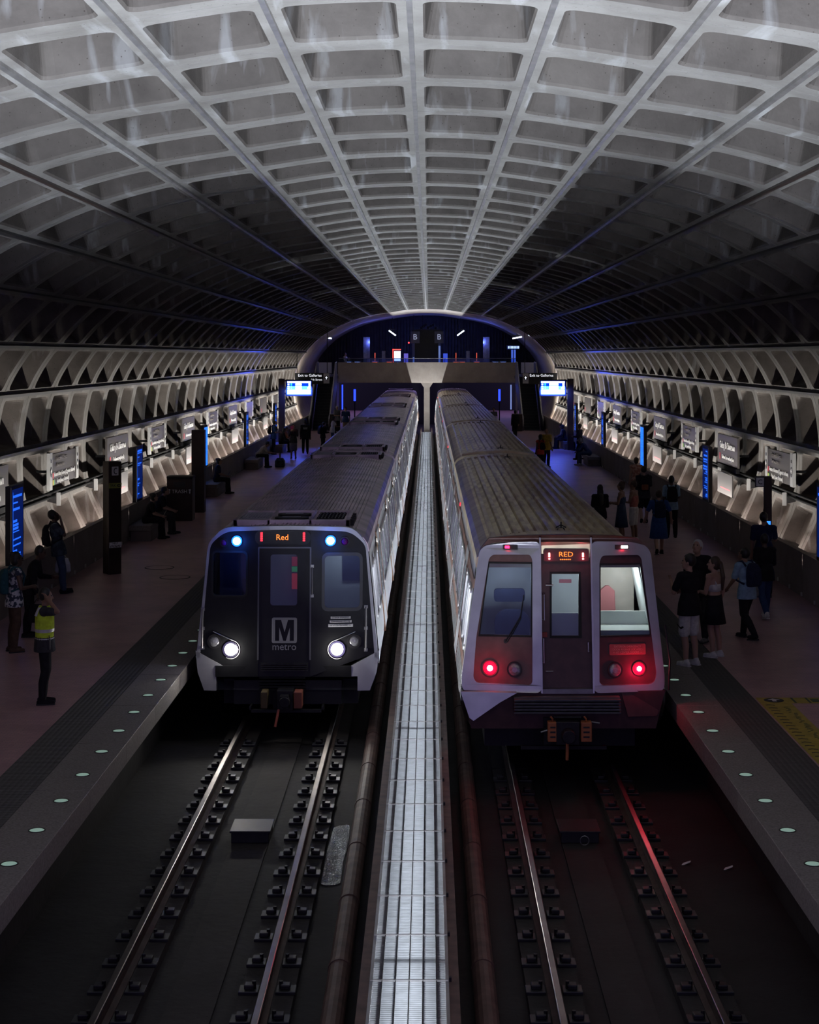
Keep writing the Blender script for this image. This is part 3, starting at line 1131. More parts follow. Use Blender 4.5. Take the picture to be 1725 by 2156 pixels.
    # grab bars
    for px, y0, y1 in ((775, 1280, 1370), (423, 1286, 1366)):
        x = X(px) - (0.02 if px > 600 else -0.03)
        za, zb = Z(y1), Z(y0)
        mb = MB().tube([F(x, za, 0.0), F(x, za, 0.07), F(x, (za + zb) / 2, 0.075), F(x, zb, 0.07), F(x, zb, 0.0)], 0.016, 8)
        for zz in (za, (za + zb) / 2, zb):
            mb.box(x - 0.03, x + 0.03, F(x, zz, 0.06)[1], F(x, zz, 0)[1], zz - 0.025, zz + 0.025)
        mb.build('grab_bar', M_STEELD, t)
    x = X(659); za, zb = Z(1254), Z(1196)
    mb = MB().tube([F(x, za, 0), F(x, za, 0.06), F(x, zb, 0.06), F(x, zb, 0)], 0.012, 8)
    mb.box(x - 0.025, x + 0.025, F(x, za, 0.05)[1], F(x, za, 0)[1], za - 0.04, za + 0.01).box(x - 0.025, x + 0.025, F(x, zb, 0.05)[1], F(x, zb, 0)[1], zb - 0.01, zb + 0.04)
    mb.build('door_handle', M_STEELD, t)
    # emergency label lines
    for a, b, y0, y1, s_ in ((698, 740, 1300, 1305, 'EXTERIOR EMERGENCY'), (696, 742, 1308, 1313, 'DOOR RELEASE LOCATED'), (693, 745, 1316, 1322, '<<  AT CENTER DOORS  >>')):
        lb = MB().plate(rrect(X(a), Z(y1), X(b), Z(y0), 0.003), [], F, 0.02, 0.02).build('label_strip', M_LABEL, t)
        p = F((X(a) + X(b)) / 2, (Z(y0) + Z(y1)) / 2, 0.023)
        text('label_lettering', s_, 0.034, M_LABTXT, lb, p, (1, 0.1, 0), (0, 0.08, 1), sx=0.82)
    # emblem: square with M, word below
    mb = MB().plate(rrect(X(574), Z(1355), X(627), Z(1302), 0.03), [rrect(X(577), Z(1352), X(624), Z(1305), 0.02)], F, 0.012, 0.02)
    e = mb.build('emblem', M_MLOGO, d)
    w = X(624) - X(577); x0 = X(577); z0 = Z(1352); h = Z(1305) - Z(1352)
    Mp = [(0.08, 0), (0.27, 0), (0.27, 0.62), (0.45, 0), (0.57, 0), (0.74, 0.62), (0.74, 0), (0.93, 0), (0.93, 1), (0.66, 1), (0.51, 0.42), (0.35, 1), (0.08, 1)]
    # grey field around a dark letter
    field = rrect(X(577) + 0.002, z0 + 0.002, X(624) - 0.002, z0 + h - 0.002, 0.015)
    MB().plate(field, [[(x0 + u * w, z0 + 0.012 + v * (h - 0.024)) for u, v in Mp]], F, 0.010, 0.012).build('emblem_field', M_MLOGO, e)
    p = F(X(600.5), Z(1363), 0.012)
    text('emblem_word', 'metro', 0.165, M_MLOGO, d, p, (1, 0, 0), (0, 0.08, 1), sx=0.98)
    # grilles
    mb = MB()
    for k in range(4):
        za = Z(1412) + k * 0.035
        mb.plate([(X(552), za), (X(650), za), (X(650), za + 0.018), (X(552), za + 0.018)], [], F, 0.06, 0.07)
    mb.build('step_grille', M_DARK, t)
    # lower valance
    mb = MB()
    mb.plate([(X(455), Z(1426)), (X(742), Z(1426)), (X(742), Z(1403)), (X(455), Z(1403))], [], lambda x, z, o: (x, 0.06 - o, z), 0.02, 0.1)
    for k in range(5):
        za = Z(1424) - 0.02 - k * 0.05
        mb.box(X(548), X(645), 0.02, 0.1, za - 0.02, za)
    mb.build('valance', M_MASK, t)
    # silver skirts
    for sg in (-1, 1):
        pl = [(1.53, Z(1372)), (1.49, 0.86), (1.38, Z(1455)), (X(755), Z(1455)), (X(755), Z(1425)), (X(738), Z(1425)), (X(738), Z(1405)), (1.48, Z(1376))]
        pl = [(sg * x, z) for x, z in pl]
        if sg > 0: pl = list(reversed(pl))
        MB().plate(pl, [], F, 0.03, 0.16).build('corner_skirt', M_RIM, t)
    # coupler
    mb = MB().box(X(588), X(622), -0.25, 0.6, Z(1490), Z(1448))
    mb.box(X(596), X(614), -0.42, -0.2, Z(1482), Z(1455)).cyl((0.0, -0.45, Z(1468)), (0.0, -0.2, Z(1468)), 0.09)
    mb.box(-0.25, 0.25, 0.2, 0.7, Z(1500), Z(1440))
    cp = mb.build('coupler', M_DARK, t, bevel=0.01)
    for a, b, m in ((555, 569, mat('ochre_cover', (0.11, 0.075, 0.03), 0.55, 0, 0.15, 8)), (624, 641, mat('dull_red_cover', (0.24, 0.07, 0.045), 0.55, 0, 0.15, 8))):
        MB().box(X(a), X(b), -0.3, 0.0, Z(1484), Z(1450)).build('coupler_cover', m, cp, bevel=0.012)
    MB().tube([(X(592), -0.25, Z(1488)), (X(590), -0.34, Z(1500)), (X(586), -0.36, Z(1520))], 0.022).build('hose', M_HOSE, t)
    mb = MB().box(X(528), X(684), -0.05, 0.02, Z(1499), Z(1493)).box(X(528), X(532), -0.05, 0.3, Z(1499), Z(1486)).box(X(680), X(684), -0.05, 0.3, Z(1499), Z(1486))
    mb.box(-0.9, 0.9, 0.25, 0.9, 0.3, 0.7)
    mb.build('track_brake_bar', M_BLACK, t)
    # cab
    mb = MB()
    mb.box(-1.3, 1.3, 1.55, 1.6, 0.8, 3.0)
    mb.box(xd1 + 0.02, xd1 + 0.05, 0.35, 1.55, 0.9, 3.0)
    mb.box(xd0 - 0.05, xd0 - 0.02, 0.35, 1.55, 0.9, 3.0)
    mb.box(-1.35, 1.35, 0.30, 1.55, 1.50, 1.56)
    cb = mb.build('cab', M_CABW, t)
    MB().box(0.85, 1.25, 1.5, 1.55, 2.2, 2.65).build('cab_monitor', M_SEAT, cb)
    mb = MB().ell((1.15, 0.62, 1.66), (0.2, 0.14, 0.16)); mb.box(0.95, 1.25, 0.5, 0.9, 1.5, 1.6)
    mb.build('cab_console', M_BLACK, cb)
    for k, (a, b, cc) in enumerate((((0.3, 0.02, 0.03), 2.5, 0.14), ((0.05, 0.3, 0.1), 2.4, 0.07), ((0.5, 0.04, 0.04), 2.1, 0.25))):
        MB().box(-0.02, 0.16, 1.3, 1.33, b - 0.02, b + cc).build('cab_notice', emis('notice_%d' % k, a, 0.3), cb)
    mb = MB().box(-0.85, -0.45, 1.0, 1.2, 1.5, 2.3).box(-0.8, -0.5, 0.8, 1.2, 1.45, 1.6)
    mb.build('cab_seat', M_SEAT, cb)
    l = point('cab_light', (0.95, 1.1, 2.72), 4.5, (0.75, 0.85, 1.0), 0.1); l.parent = t
    l = point('cab_light', (0.1, 0.8, 2.72), 1.0, (0.7, 0.75, 0.9), 0.1); l.parent = t
    l = point('cab_light', (-0.95, 0.9, 2.72), 4, (0.2, 0.35, 1.0), 0.1); l.parent = t


def front_old(c, t):
    F = c.face
    S = 142.8

    def X(px): return (px - 1186.5) / S

    def Zr(py):   # the raked face recedes with height
        z = 5.2 - (py - 747) / S + 0.95
        for _ in range(3):
            d = 24.93 + c.rake * (z - 0.6) / 2.7
            z = 5.2 - (py - 747) * d / 3560.0 + 0.95
        return z

    def XX(px, py):
        z = Zr(py)
        d = 24.93 + c.rake * (z - 0.6) / 2.7
        return (px - 903) * d / 3560.0 + 0.18 - TRK

    def P(px, py): return (XX(px, py), Zr(py))
    zb = Zr(1458)
    # centre recess
    dl, dr = -0.285, 0.475
    dl, dr = XX(1139, 1300), XX(1247, 1300)
    ztop = Zr(1131)
    wd = [P(1163, 1341), P(1220, 1341), P(1220, 1210), P(1163, 1210)]
    rec = lambda x, z, o: (x, c.rake * (z - 0.6) / 2.7 + 0.10 - o, z)
    d = MB().plate([(dl, zb), (dr, zb), (dr, ztop), (dl, ztop)], [wd], rec, 0.0, 0.05).build('end_door', M_OLDDOOR, t)
    MB().plate(wd, [], rec, -0.02, 0.006).build('door_window', M_GLASS, d)
    fr = [(min(p[0] for p in wd) - 0.03, wd[0][1] - 0.03), (max(p[0] for p in wd) + 0.03, wd[0][1] - 0.03), (wd[2][0] + 0.03, wd[2][1] + 0.03), (wd[3][0] - 0.03, wd[3][1] + 0.03)]
    MB().plate(fr, [wd], rec, 0.015, 0.02).build('window_frame', M_RUBBER, d)
    MB().plate([P(1179, 1230), P(1205, 1230), P(1205, 1222), P(1179, 1222)], [], rec, -0.03, 0.004).build('window_notice', emis('notice_pink', (0.55, 0.2, 0.2), 0.35), d)
    MB().box(dl, dr, F(0, zb, 0)[1] - 0.0, 0.3, zb - 0.02, zb + 0.05).build('door_sill', M_STEELD, t)
    # pods
    for sg in (-1, 1):
        if sg < 0:
            o = [P(974, 1457), P(972, 1430), P(1010, 1160), P(1022, 1149), P(1080, 1141), (dl, Zr(1139)), (dl, zb)]
            q = [P(997, 1428), P(1003, 1345), P(1030, 1176), P(1038, 1168), P(1116, 1167), P(1121, 1178), P(1121, 1436), P(1115, 1441), P(1004, 1439)]
            w = [P(1011, 1338), P(1118, 1338), P(1119, 1187), P(1031, 1187)]
            pan = q
        else:
            o = [(dr, zb), (dr, Zr(1139)), P(1330, 1141), P(1362, 1150), P(1372, 1165), P(1402, 1430), P(1400, 1457)]
            q = [P(1262, 1436), P(1262, 1182), P(1268, 1169), P(1346, 1169), P(1352, 1177), P(1384, 1420), P(1380, 1437), P(1370, 1442), P(1268, 1442)]
            w = [P(1265, 1339), P(1371, 1339), P(1349, 1190), P(1265, 1190)]
            pan = q
        ro = rpoly(o, 0.10 if sg > 0 else 0.10)
        rq = rpoly(q, 0.05)
        MB().plate(ro, [rq], F, 0.05, 0.16).build('end_pod', M_SILVER, t)
        # sloped inner reveal of the pod
        MB().plate(rpoly(pan, 0.04), [w], F, 0.0, 0.04).build('pod_panel', M_OLDFACE if sg < 0 else M_OLDDOOR, t)
        MB().plate(w, [], F, -0.02, 0.006).build('windscreen', M_GLASS, t)
        cx = sum(p[0] for p in w) / 4; cz = sum(p[1] for p in w) / 4
        big = [(cx + (p[0] - cx) * 1.05, cz + (p[1] - cz) * 1.045) for p in w]
        MB().plate(big, [w], F, 0.018, 0.03).build('window_frame', M_RUBBER, t)
        # sides of the recess
        xx = dl if sg < 0 else dr
        mb = MB()
        mb.hexa([(xx - 0.012, F(0, zb, 0.06)[1], zb), (xx + 0.012, F(0, zb, 0.06)[1], zb), (xx + 0.012, F(0, zb, 0)[1] + 0.2, zb), (xx - 0.012, F(0, zb, 0)[1] + 0.2, zb),
                 (xx - 0.012, F(0, ztop, 0.06)[1], ztop), (xx + 0.012, F(0, ztop, 0.06)[1], ztop), (xx + 0.012, F(0, ztop, 0)[1] + 0.2, ztop), (xx - 0.012, F(0, ztop, 0)[1] + 0.2, ztop)])
        mb.build('recess_edge', M_SILVER, t)
    # head plate above
    hp = rpoly([P(1010, 1160), P(1030, 1134), P(1090, 1128), P(1186, 1126), P(1290, 1128), P(1345, 1134), P(1372, 1160), P(1340, 1143), (dr, Zr(1141)), (dl, Zr(1141)), P(1040, 1143)], 0.03)
    MB().plate(hp, [], F, 0.0, 0.12).build('head_plate', M_OLDFACE, t)
    # destination sign
    s = MB().plate(rrect(*P(1145, 1182), *P(1240, 1157), 0.03), [], rec, 0.09, 0.09).build('destination_sign', M_OLDDOOR, t)
    for px in (1157, 1228):
        m = MB()
        x = XX(px, 1170)
        m.plate(rrect(x - 0.013, Zr(1173), x + 0.013, Zr(1164), 0.004), [], rec, 0.10, 0.02)
        m.plate(rrect(x - 0.013, Zr(1178), x + 0.013, Zr(1175.5), 0.004), [], rec, 0.10, 0.02)
        m.build('red_bar', emis('led_pinkwhite', (1.0, 0.35, 0.3), 9), s)
        l = point('sign_glow', (x, rec(0, Zr(1170), 0.2)[1], Zr(1170)), 0.45, (1, 0.02, 0.1), 0.03); l.parent = t
    p = rec(XX(1192, 1168), Zr(1167.5), 0.10)
    text('sign_lettering', 'RED', 0.105, M_LED_O, s, p, (1, 0, 0), (0, 0.2, 1), sx=1.15)
    mb = MB()
    for k in range(6):
        x = XX(1181 + k * 4, 1178)
        mb.plate(rrect(x - 0.01, Zr(1179), x + 0.009, Zr(1177), 0.002), [], rec, 0.10, 0.01)
    mb.build('sign_dots', M_LED_O, s)
    # marker lamps
    for a, b, l0 in ((1059, 1090, 1068), (1295, 1325, 1315)):
        h = MB().plate(rrect(XX(a, 1151), Zr(1156), XX(b, 1151), Zr(1147), 0.01), [], F, 0.075, 0.05).build('marker_lamp', M_BLACK, t)
        w = 0.035 if l0 < 1100 else 0.05
        MB().plate(rrect(XX(l0, 1151) - w, Zr(1154), XX(l0, 1151) + w, Zr(1148.5), 0.008), [], F, 0.085, 0.02).build('lens', M_TAIL if l0 < 1100 else M_TAILC, h)
        l = point('marker_glow', (XX(l0, 1151), F(XX(l0, 1151), Zr(1151), 0.16)[1], Zr(1151)), 0.12 if l0 < 1100 else 0.3, (1, 0.02, 0.05), 0.03); l.parent = t
    # tail lamps
    def lamp(px, py, r, core, ringm, name, inner=None):
        x, z = P(px, py)
        o = MB().plate(circ(x, z, r * 1.2, 24), [circ(x, z, r, 24)], F, 0.03, 0.06).build(name, ringm, t)
        mb = MB().loft([[F(x + rr * math.cos(a), z + rr * math.sin(a), oo) for a in [2 * PI * k / 20 for k in range(20)]] for rr, oo in ((r, -0.02), (r, 0.02), (r * 0.8, 0.035), (r * 0.42, 0.045))])
        mb.build('lens', core, o)
        if inner:
            MB().loft([[F(x + rr * math.cos(a), z + rr * math.sin(a), oo) for a in [2 * PI * k / 12 for k in range(12)]] for rr, oo in ((r * 0.42, 0.04), (r * 0.4, 0.055), (r * 0.2, 0.06))]).build('lens_core', inner, o)
        return x, z
    m_t = emis('tail_lens_red', (0.85, 0.005, 0.05), 1.0)
    for px, py in ((1032, 1407.5), (1347, 1409)):
        x, z = lamp(px, py, 0.10 if px < 1100 else 0.085, m_t, M_OLDDOOR, 'tail_lamp', M_TAILC)
        l = point('tail_glow', (x, F(x, z, 0.17)[1], z), 7.0 if px > 1100 else 3.0, (1, 0.01, 0.07), 0.05); l.parent = t
        l = point('tail_beam', (x, F(x, z, 0.3)[1], z), 4, (1, 0.03, 0.05), 0.06, spot=math.radians(130), rot=(PI / 2 - 0.5, 0, PI)); l.parent = t
    for px, py in ((1084, 1410), (1296, 1411)):
        lamp(px, py, 0.095, M_LENS, M_DARK, 'unlit_headlamp')
    # warning plate
    pl = MB().plate(rrect(*P(1284, 1380), *P(1361, 1357), 0.02), [], F, 0.012, 0.02).build('warning_plate', M_PLATE, t)
    for k, s_ in enumerate(('EXTERIOR EMERGENCY', 'DOOR RELEASE LOCATED', '<- AT CENTER DOORS ->')):
        p = F(*P(1322.5, 1362.5 + 6.2 * k), 0.015)
        text('plate_lettering', s_, 0.044, M_PLATETXT, pl, p, (1, 0.12, 0), (0, 0.2, 1), sx=0.88)
    # handles
    for px, y0, y1 in ((1146, 1252, 1306), (1145, 1345, 1396), (1239, 1353, 1372)):
        x = XX(px, y0); za, zz = Zr(y1), Zr(y0)
        sgn = 1 if px < 1200 else -1
        mb = MB().tube([rec(x - sgn * 0.04, za, 0.0), rec(x, za, 0.10), rec(x, zz, 0.10), rec(x - sgn * 0.04, zz, 0.0)], 0.010, 8)
        mb.build('grab_handle', M_STEEL, t)
    for py in (1233, 1415):
        MB().cyl(rec(XX(1150, py), Zr(py), 0.05), rec(XX(1166, py), Zr(py), 0.05), 0.012).build('door_latch', M_STEELD, d)
    MB().box(XX(1145, 1340) - 0.02, XX(1153, 1340), rec(0, Zr(1340), 0.05)[1], rec(0, Zr(1340), 0)[1], Zr(1343), Zr(1333)).build('door_latch', M_REDCOV, d)
    # wiper
    a = F(*P(1065, 1351), 0.03); b = F(*P(1096, 1297), 0.05); e = F(*P(1103, 1252), 0.04); e2 = F(*P(1095, 1305), 0.04)
    mb = MB().tube([a, b], 0.009, 6).tube([F(*P(1069, 1352), 0.04), F(*P(1098, 1299), 0.05)], 0.006, 6).tube([e, e2], 0.008, 6).cyl(a, F(*P(1065, 1351), -0.02), 0.03)
    mb.build('wiper', M_DARK, t)
    # anticlimber
    mb = MB()
    for k in range(5):
        za = Zr(1496) + k * 0.045
        mb.box(X(1080), X(1303), -0.16, 0.1, za, za + 0.022)
    mb.box(X(1080), X(1303), -0.06, 0.12, Zr(1497), Zr(1464))
    mb.build('anticlimber', mat('grey_bumper', (0.10, 0.10, 0.105), 0.5, 0.3, 0.2, 6), t)
    # lower apron and silver corner flare
    MB().plate([(-1.37, 0.61), (1.37, 0.61), (1.50, zb + 0.02), (-1.50, zb + 0.02)], [], lambda x, z, o: (x, 0.14 - o, z), 0.0, 0.1).build('apron', M_OLDDOOR, t)
    fl = [(-1.53, zb + 0.02), (-1.40, 0.80), (-1.34, 0.76), (-0.95, zb - 0.12), (-0.70, zb + 0.02)]
    MB().plate(fl, [], F, 0.17, 0.2).build('corner_flare', M_SILVER, t)
    fl = [(1.53, zb + 0.02), (0.85, zb + 0.02), (0.95, 0.80), (1.38, 0.80)]
    MB().plate(fl, [], F, 0.03, 0.1).build('corner_flare', M_OLDDOOR, t)
    # black door-side step irons at the right corner
    mb = MB().tube([(1.55, 0.05, zb + 0.05), (1.56, 0.0, zb + 0.5), (1.50, 0.1, zb + 1.0)], 0.014)
    mb.build('corner_grab_iron', M_BLACK, t)
    # coupler
    mb = MB().box(-0.14, 0.20, -0.30, 0.6, 0.46, 0.80).cyl((0.03, -0.5, 0.62), (0.03, -0.2, 0.62), 0.10)
    mb.box(-0.3, 0.35, 0.1, 0.5, 0.36, 0.78).box(-0.17, 0.24, -0.2, -0.15, 0.83, 0.86)
    cp = mb.build('coupler', M_DARK, t, bevel=0.01)
    for a, b in ((1149, 1170), (1218, 1241)):
        x0, x1 = X(a), X(b)
        z0, z1 = 5.2 - (1560 - 747) / 144.0 + 0.95, 5.2 - (1519 - 747) / 144.0 + 0.95
        cv = MB().box(x0, x1, -0.28, -0.12, z0, z1).build('coupler_cover', M_ORANGE, cp, bevel=0.012)
        mb = MB()
        for k in range(3):
            mb.box(x0 + 0.035, x1 - 0.035, -0.285, -0.28, z0 + 0.06 + k * 0.07, z0 + 0.085 + k * 0.07)
        mb.build('cover_marks', M_BLACK, cv)
        MB().tube([((x0 + x1) / 2, -0.2, z1), ((x0 + x1) / 2, -0.22, z1 + 0.04), ((x0 + x1) / 2 - 0.03, -0.2, z1 + 0.07)], 0.014).build('cover_strap', M_ORANGE, cv)
    mb = MB().cyl((-0.36, -0.2, 0.63), (-0.26, -0.2, 0.66), 0.012).cyl((0.38, -0.2, 0.78), (0.5, -0.2, 0.76), 0.012)
    mb.build('coupler_pin', M_STEELD, t)
    MB().tube([(0.02, -0.3, 0.50), (0.015, -0.36, 0.38), (0.01, -0.36, 0.26)], 0.024).build('hose', M_ORANGE, t)
    MB().box(X(1095), X(1275), -0.04, 0.03, 0.34, 0.39).build('track_brake_bar', M_DARK, t)
    # cab
    mb = MB()
    mb.box(-1.25, 1.25, 1.95, 2.0, 0.8, 3.05)
    mb.box(dl - 0.05, dl - 0.02, 0.6, 1.95, 0.9, 3.05)
    mb.box(-1.4, 1.4, 0.25, 2.0, 0.98, 1.02)
    cb = mb.build('cab', M_CABW, t)
    mb = MB()
    zw = Zr(1339)
    mb.box(dr + 0.02, 1.42, 0.42, 1.0, zw - 0.1, zw + 0.06)
    mb.box(dr + 0.02, 1.40, 1.0, 1.05, zw - 0.1, zw + 0.26)
    mb.hexa([(1.37, 0.4, zw), (1.42, 0.4, zw), (1.42, 1.9, zw), (1.37, 1.9, zw), (1.17, 0.7, 2.95), (1.22, 0.7, 2.95), (1.22, 1.9, 2.95), (1.17, 1.9, 2.95)])
    mb.build('cab_shelf', M_CABWHITE, cb)
    mb = MB().box(dl + 0.02, dr - 0.02, 0.75, 0.79, Zr(1341) - 0.2, Zr(1300))
    mb.build('cab_cupboard', M_CABWHITE, cb)
    MB().box(dr + 0.1, 1.25, 1.85, 1.9, zw + 0.1, 3.0).build('cab_bulkhead', mat('beige_panel', (0.40, 0.34, 0.30), 0.6, 0, 0.2, 2.5), cb)
    mb = MB().loft([[Vector((dr + 0.38 + u, 1.82 + v, z)) for u, v in rpoly([(-w, -0.03), (w, -0.03), (w, 0.03), (-w, 0.03)], 0.02)] for z, w in ((1.75, 0.16), (2.2, 0.13), (2.42, 0.12), (2.5, 0.03))])
    mb.build('cab_red_shape', mat('muted_red', (0.42, 0.14, 0.15), 0.7), cb)  # muted red tapered shape in front of the bulkhead
    mb = MB()
    mb.plate(rpoly([(-0.95, 1.55), (-0.45, 1.55), (-0.42, 2.05), (-0.55, 2.18), (-0.85, 2.18), (-0.98, 2.05)], 0.1), [], lambda x, z, o: (x, 1.3 + 0.1 * (z - 1.5) - o, z), 0.0, 0.14)
    mb.plate(rpoly([(-0.98, 2.30), (-0.5, 2.30), (-0.5, 2.50), (-0.98, 2.50)], 0.06), [], lambda x, z, o: (x, 1.42 - o, z), 0.0, 0.1)
    mb.box(-1.0, -0.5, 0.8, 1.3, 1.62, 1.75)
    mb.build('cab_seat', M_SEAT, cb)
    mb = MB().box(-0.72, -0.42, 0.55, 0.75, 1.45, 1.62).box(-1.32, -0.4, 0.45, 0.8, 1.3, 1.5)
    mb.build('cab_console', M_CABW, cb)
    l = point('cab_light', (0.95, 1.2, 2.74), 20, (0.9, 1.0, 0.97), 0.12); l.parent = t
    l = point('cab_light', (0.1, 1.3, 2.74), 3.5, (0.85, 0.95, 1.0), 0.12); l.parent = t
    l = point('cab_light', (-0.8, 1.1, 2.74), 9, (0.75, 0.85, 1.0), 0.12); l.parent = t


def car_tree(kind, lead, loc, label, group):
    c = Car(kind)
    t = thing('subway_car', label, 'train car', loc, 0, group)
    car_body(c, t, lead)
    if lead:
        (front_new if kind == 'new' else front_old)(c, t)
    return t


ORD = ['leading', 'second', 'third', 'fourth', 'fifth']
for kind, sg, d0 in (('new', -1, 28.07), ('old', 1, 24.93)):
    nm = 'newer dark-roofed train' if kind == 'new' else 'older tan-roofed train'
    side = 'left' if sg < 0 else 'right'
    grp = 'cars of the %s train' % side
    lab = ('leading car of the %s train, black face with two white headlamps and a Red sign' if kind == 'new'
           else 'leading car of the %s train, brown and silver face with red tail lamps') % side
    car_tree(kind, True, (sg * TRK, d0, RZ), lab, grp)
    p = car_tree(kind, False, (sg * TRK, d0 + CARL + GAP, RZ), 'second car of the %s on the %s track' % (nm, side), grp)
    for k in range(2, 5):
        dup(p, (sg * TRK, d0 + k * (CARL + GAP), RZ), '%s car of the %s on the %s track' % (ORD[k], nm, side))

# ------------------------------------------------------------------ mezzanine, escalators, end of the station
YM = 130.0
mb = MB()
xs = [-6.8, -5.3, -3.85, -2.2, -0.02, 1.75, 3.55, 5.05, 6.93]
for a, b in zip(xs[:-1], xs[1:]):
    mb.box(a + 0.01, b - 0.01, YM, YM + 0.25, 3.08, 4.62)
mb.box(-6.8, 6.93, YM + 0.02, YM + 0.3, 3.10, 4.55)
mb.box(-6.8, 6.93, YM + 0.05, YM + 9.8, 3.05, 3.6)
struct(mb.build('mezzanine_deck', M_MEZZ), 'concrete mezzanine bridge crossing over both trains')
for s in (-1, 1):
    MBx = MB().box(*sorted((s * 6.95, s * 9.1)), YM + 2.0, YM + 9.8, 3.05, 3.6)
    struct(MBx.build('mezzanine_deck', M_MEZZ), 'concrete landing at the head of the %s escalator' % ('left' if s < 0 else 'right'))
    t = thing('landing_wall', 'pale grey panel above the head of the %s escalator' % ('left' if s < 0 else 'right'), 'panel', (s * 8.0, YM + 2.0, 3.6))
    MB().box(-0.62, 0.62, 0, 0.1, 0.15, 1.0).build('panel', M_LABEL, t, bevel=0.01)
    MB().box(-0.64, -0.6, 0.0, 0.12, 0, 1.05).build('post', M_DARK, t)
    MB().box(0.6, 0.64, 0.0, 0.12, 0, 1.05).build('post', M_DARK, t)
mb = MB()
mb.hexa([(-0.2, 134, -1.28), (0.26, 134, -1.28), (0.26, 134.6, -1.28), (-0.2, 134.6, -1.28), (-0.2, 134, 2.6), (0.26, 134, 2.6), (0.26, 134.6, 2.6), (-0.2, 134.6, 2.6)])
mb.hexa([(-0.2, 134, 2.6), (0.26, 134, 2.6), (0.26, 134.6, 2.6), (-0.2, 134.6, 2.6), (-0.5, 133.8, 3.05), (0.56, 133.8, 3.05), (0.56, 134.8, 3.05), (-0.5, 134.8, 3.05)])
struct(mb.build('column', M_MEZZ), 'concrete column holding the mezzanine between the tracks')
for x in (-6.83, 6.95):
    struct(MB().box(x - 0.08, x + 0.08, YM + 0.1, YM + 0.3, 0, 3.05).build('column', M_MEZZ), 'slim post under the %s end of the mezzanine' % ('left' if x < 0 else 'right'))
# glass rail
t = thing('glass_railing', 'glass railing with steel top rail along the mezzanine edge', 'railing', (0, YM + 0.1, 4.62))
MB().box(-6.7, 6.85, 0.02, 0.04, 0.02, 0.28).build('glass_panel', glass('rail_glass', (0.6, 0.75, 1.0), alpha=0.8), t)
MB().tube([(-6.75, 0.03, 0.30), (6.88, 0.03, 0.30)], 0.025).build('top_rail', M_STEELD, t)
for k in range(14):
    MB().box(-6.6 + k, -6.57 + k, 0.01, 0.06, 0.0, 0.3).build('post', M_DARK, t)

M_ESC = mat('escalator_steel', (0.10, 0.10, 0.12), 0.4, 0.7, 0.2, 6)
M_ESCSTEP = mat('escalator_step', (0.045, 0.05, 0.06), 0.5, 0.5, 0.2, 20)
for s in (-1, 1):
    nm = 'left' if s < 0 else 'right'
    t = thing('escalator', 'dark escalator rising to the mezzanine beside the %s train' % nm, 'escalator', (s * 7.32, 116.0, 0))
    mb = MB()
    for k in range(18):
        y = 0.8 + k * 0.36; z = k * 0.2
        mb.box(-0.55, 0.55, y, y + 0.38, max(0, z - 0.25), z + 0.02)
        for q in range(5):
            mb.box(-0.55, 0.55, y - 0.006, y, z - 0.19 + q * 0.04, z - 0.17 + q * 0.04)
    mb.box(-0.55, 0.55, 0, 0.8, 0, 0.02).box(-0.55, 0.55, 7.25, 16, 3.4, 3.6)
    mb.build('steps', M_ESCSTEP, t)
    for e in (-1, 1):
        pr = [(-0.3, 0), (-0.5, 0.6), (-0.3, 0.95), (0.6, 0.98), (7.2, 4.55), (9.0, 4.6), (9.0, 3.0), (1.0, 0)]
        mb = MB().plate(pr, [], lambda y, z, o: (e * 0.68 + o, y, z), 0.06, 0.12)
        mb.build('balustrade', M_ESC, t)
        mb = MB().tube([(e * 0.68, y, z) for y, z in ((-0.25, 0.15), (-0.5, 0.5), (-0.45, 0.8), (-0.2, 1.0), (0.6, 1.04), (7.2, 4.62), (9, 4.66))], 0.045)
        mb.build('handrail', M_STEELD, t)
    t = thing('escalator_barrier', 'low dark barrier wall with a pale cap beside the %s escalator foot' % nm, 'barrier', (s * 6.2, 115.0, 0))
    MB().box(-0.35, 0.35, 0, 0.15, 0, 1.15).build('panel', M_BROWN, t)
    MB().box(-0.38, 0.38, -0.03, 0.18, 1.15, 1.2).build('cap', M_STEELD, t)
    # overhead exit sign
    cx = s * 7.55
    t = thing('exit_sign', 'dark overhead sign reading Exit to Galleries with arrow before the %s escalator' % nm, 'sign', (cx, 112.0, 3.25))
    MB().box(-1.15, 1.15, 0, 0.14, 0.0, 0.75).build('board', M_BLACK, t, bevel=0.01)
    text('sign_lettering', 'Exit to Galleries', 0.24, emis('sign_glow_white', (0.9, 0.92, 1.0), 1.0), t, (0.1 if s > 0 else -0.15, -0.006, 0.58), (1, 0, 0), (0, 0, 1))
    if s < 0:
        text('sign_lettering', '9th Street', 0.18, MATS['sign_glow_white'], t, (0.3, -0.006, 0.3), (1, 0, 0), (0, 0, 1))
    ax = 0.95 if s < 0 else -0.95
    a = MB().box(ax - 0.19, ax + 0.19, -0.03, 0.0, 0.05, 0.73).build('arrow_plate', M_LABEL, t)
    MB().plate(circ(ax, 0.42, 0.14), [], lambda u, v, o: (u, -0.03 - o, v), 0.006, 0.006).build('arrow_disc', M_BLACK, a)
    ar = [(0, 0.11), (-0.09, 0.0), (-0.03, 0.0), (-0.03, -0.1), (0.03, -0.1), (0.03, 0.0), (0.09, 0.0)]
    MB().plate([(ax + u, 0.42 + v) for u, v in ar], [], lambda u, v, o: (u, -0.036 - o, v), 0.006, 0.006).build('arrow', MATS['sign_glow_white'], a)
    for e in (-1, 1):
        MB().cyl((e * 1.0, 0.07, 0.75), (e * 1.0, 0.07, 4.2 if abs(cx + e) > 7.5 else 5.0), 0.025).build('hanger', M_DARK, t)

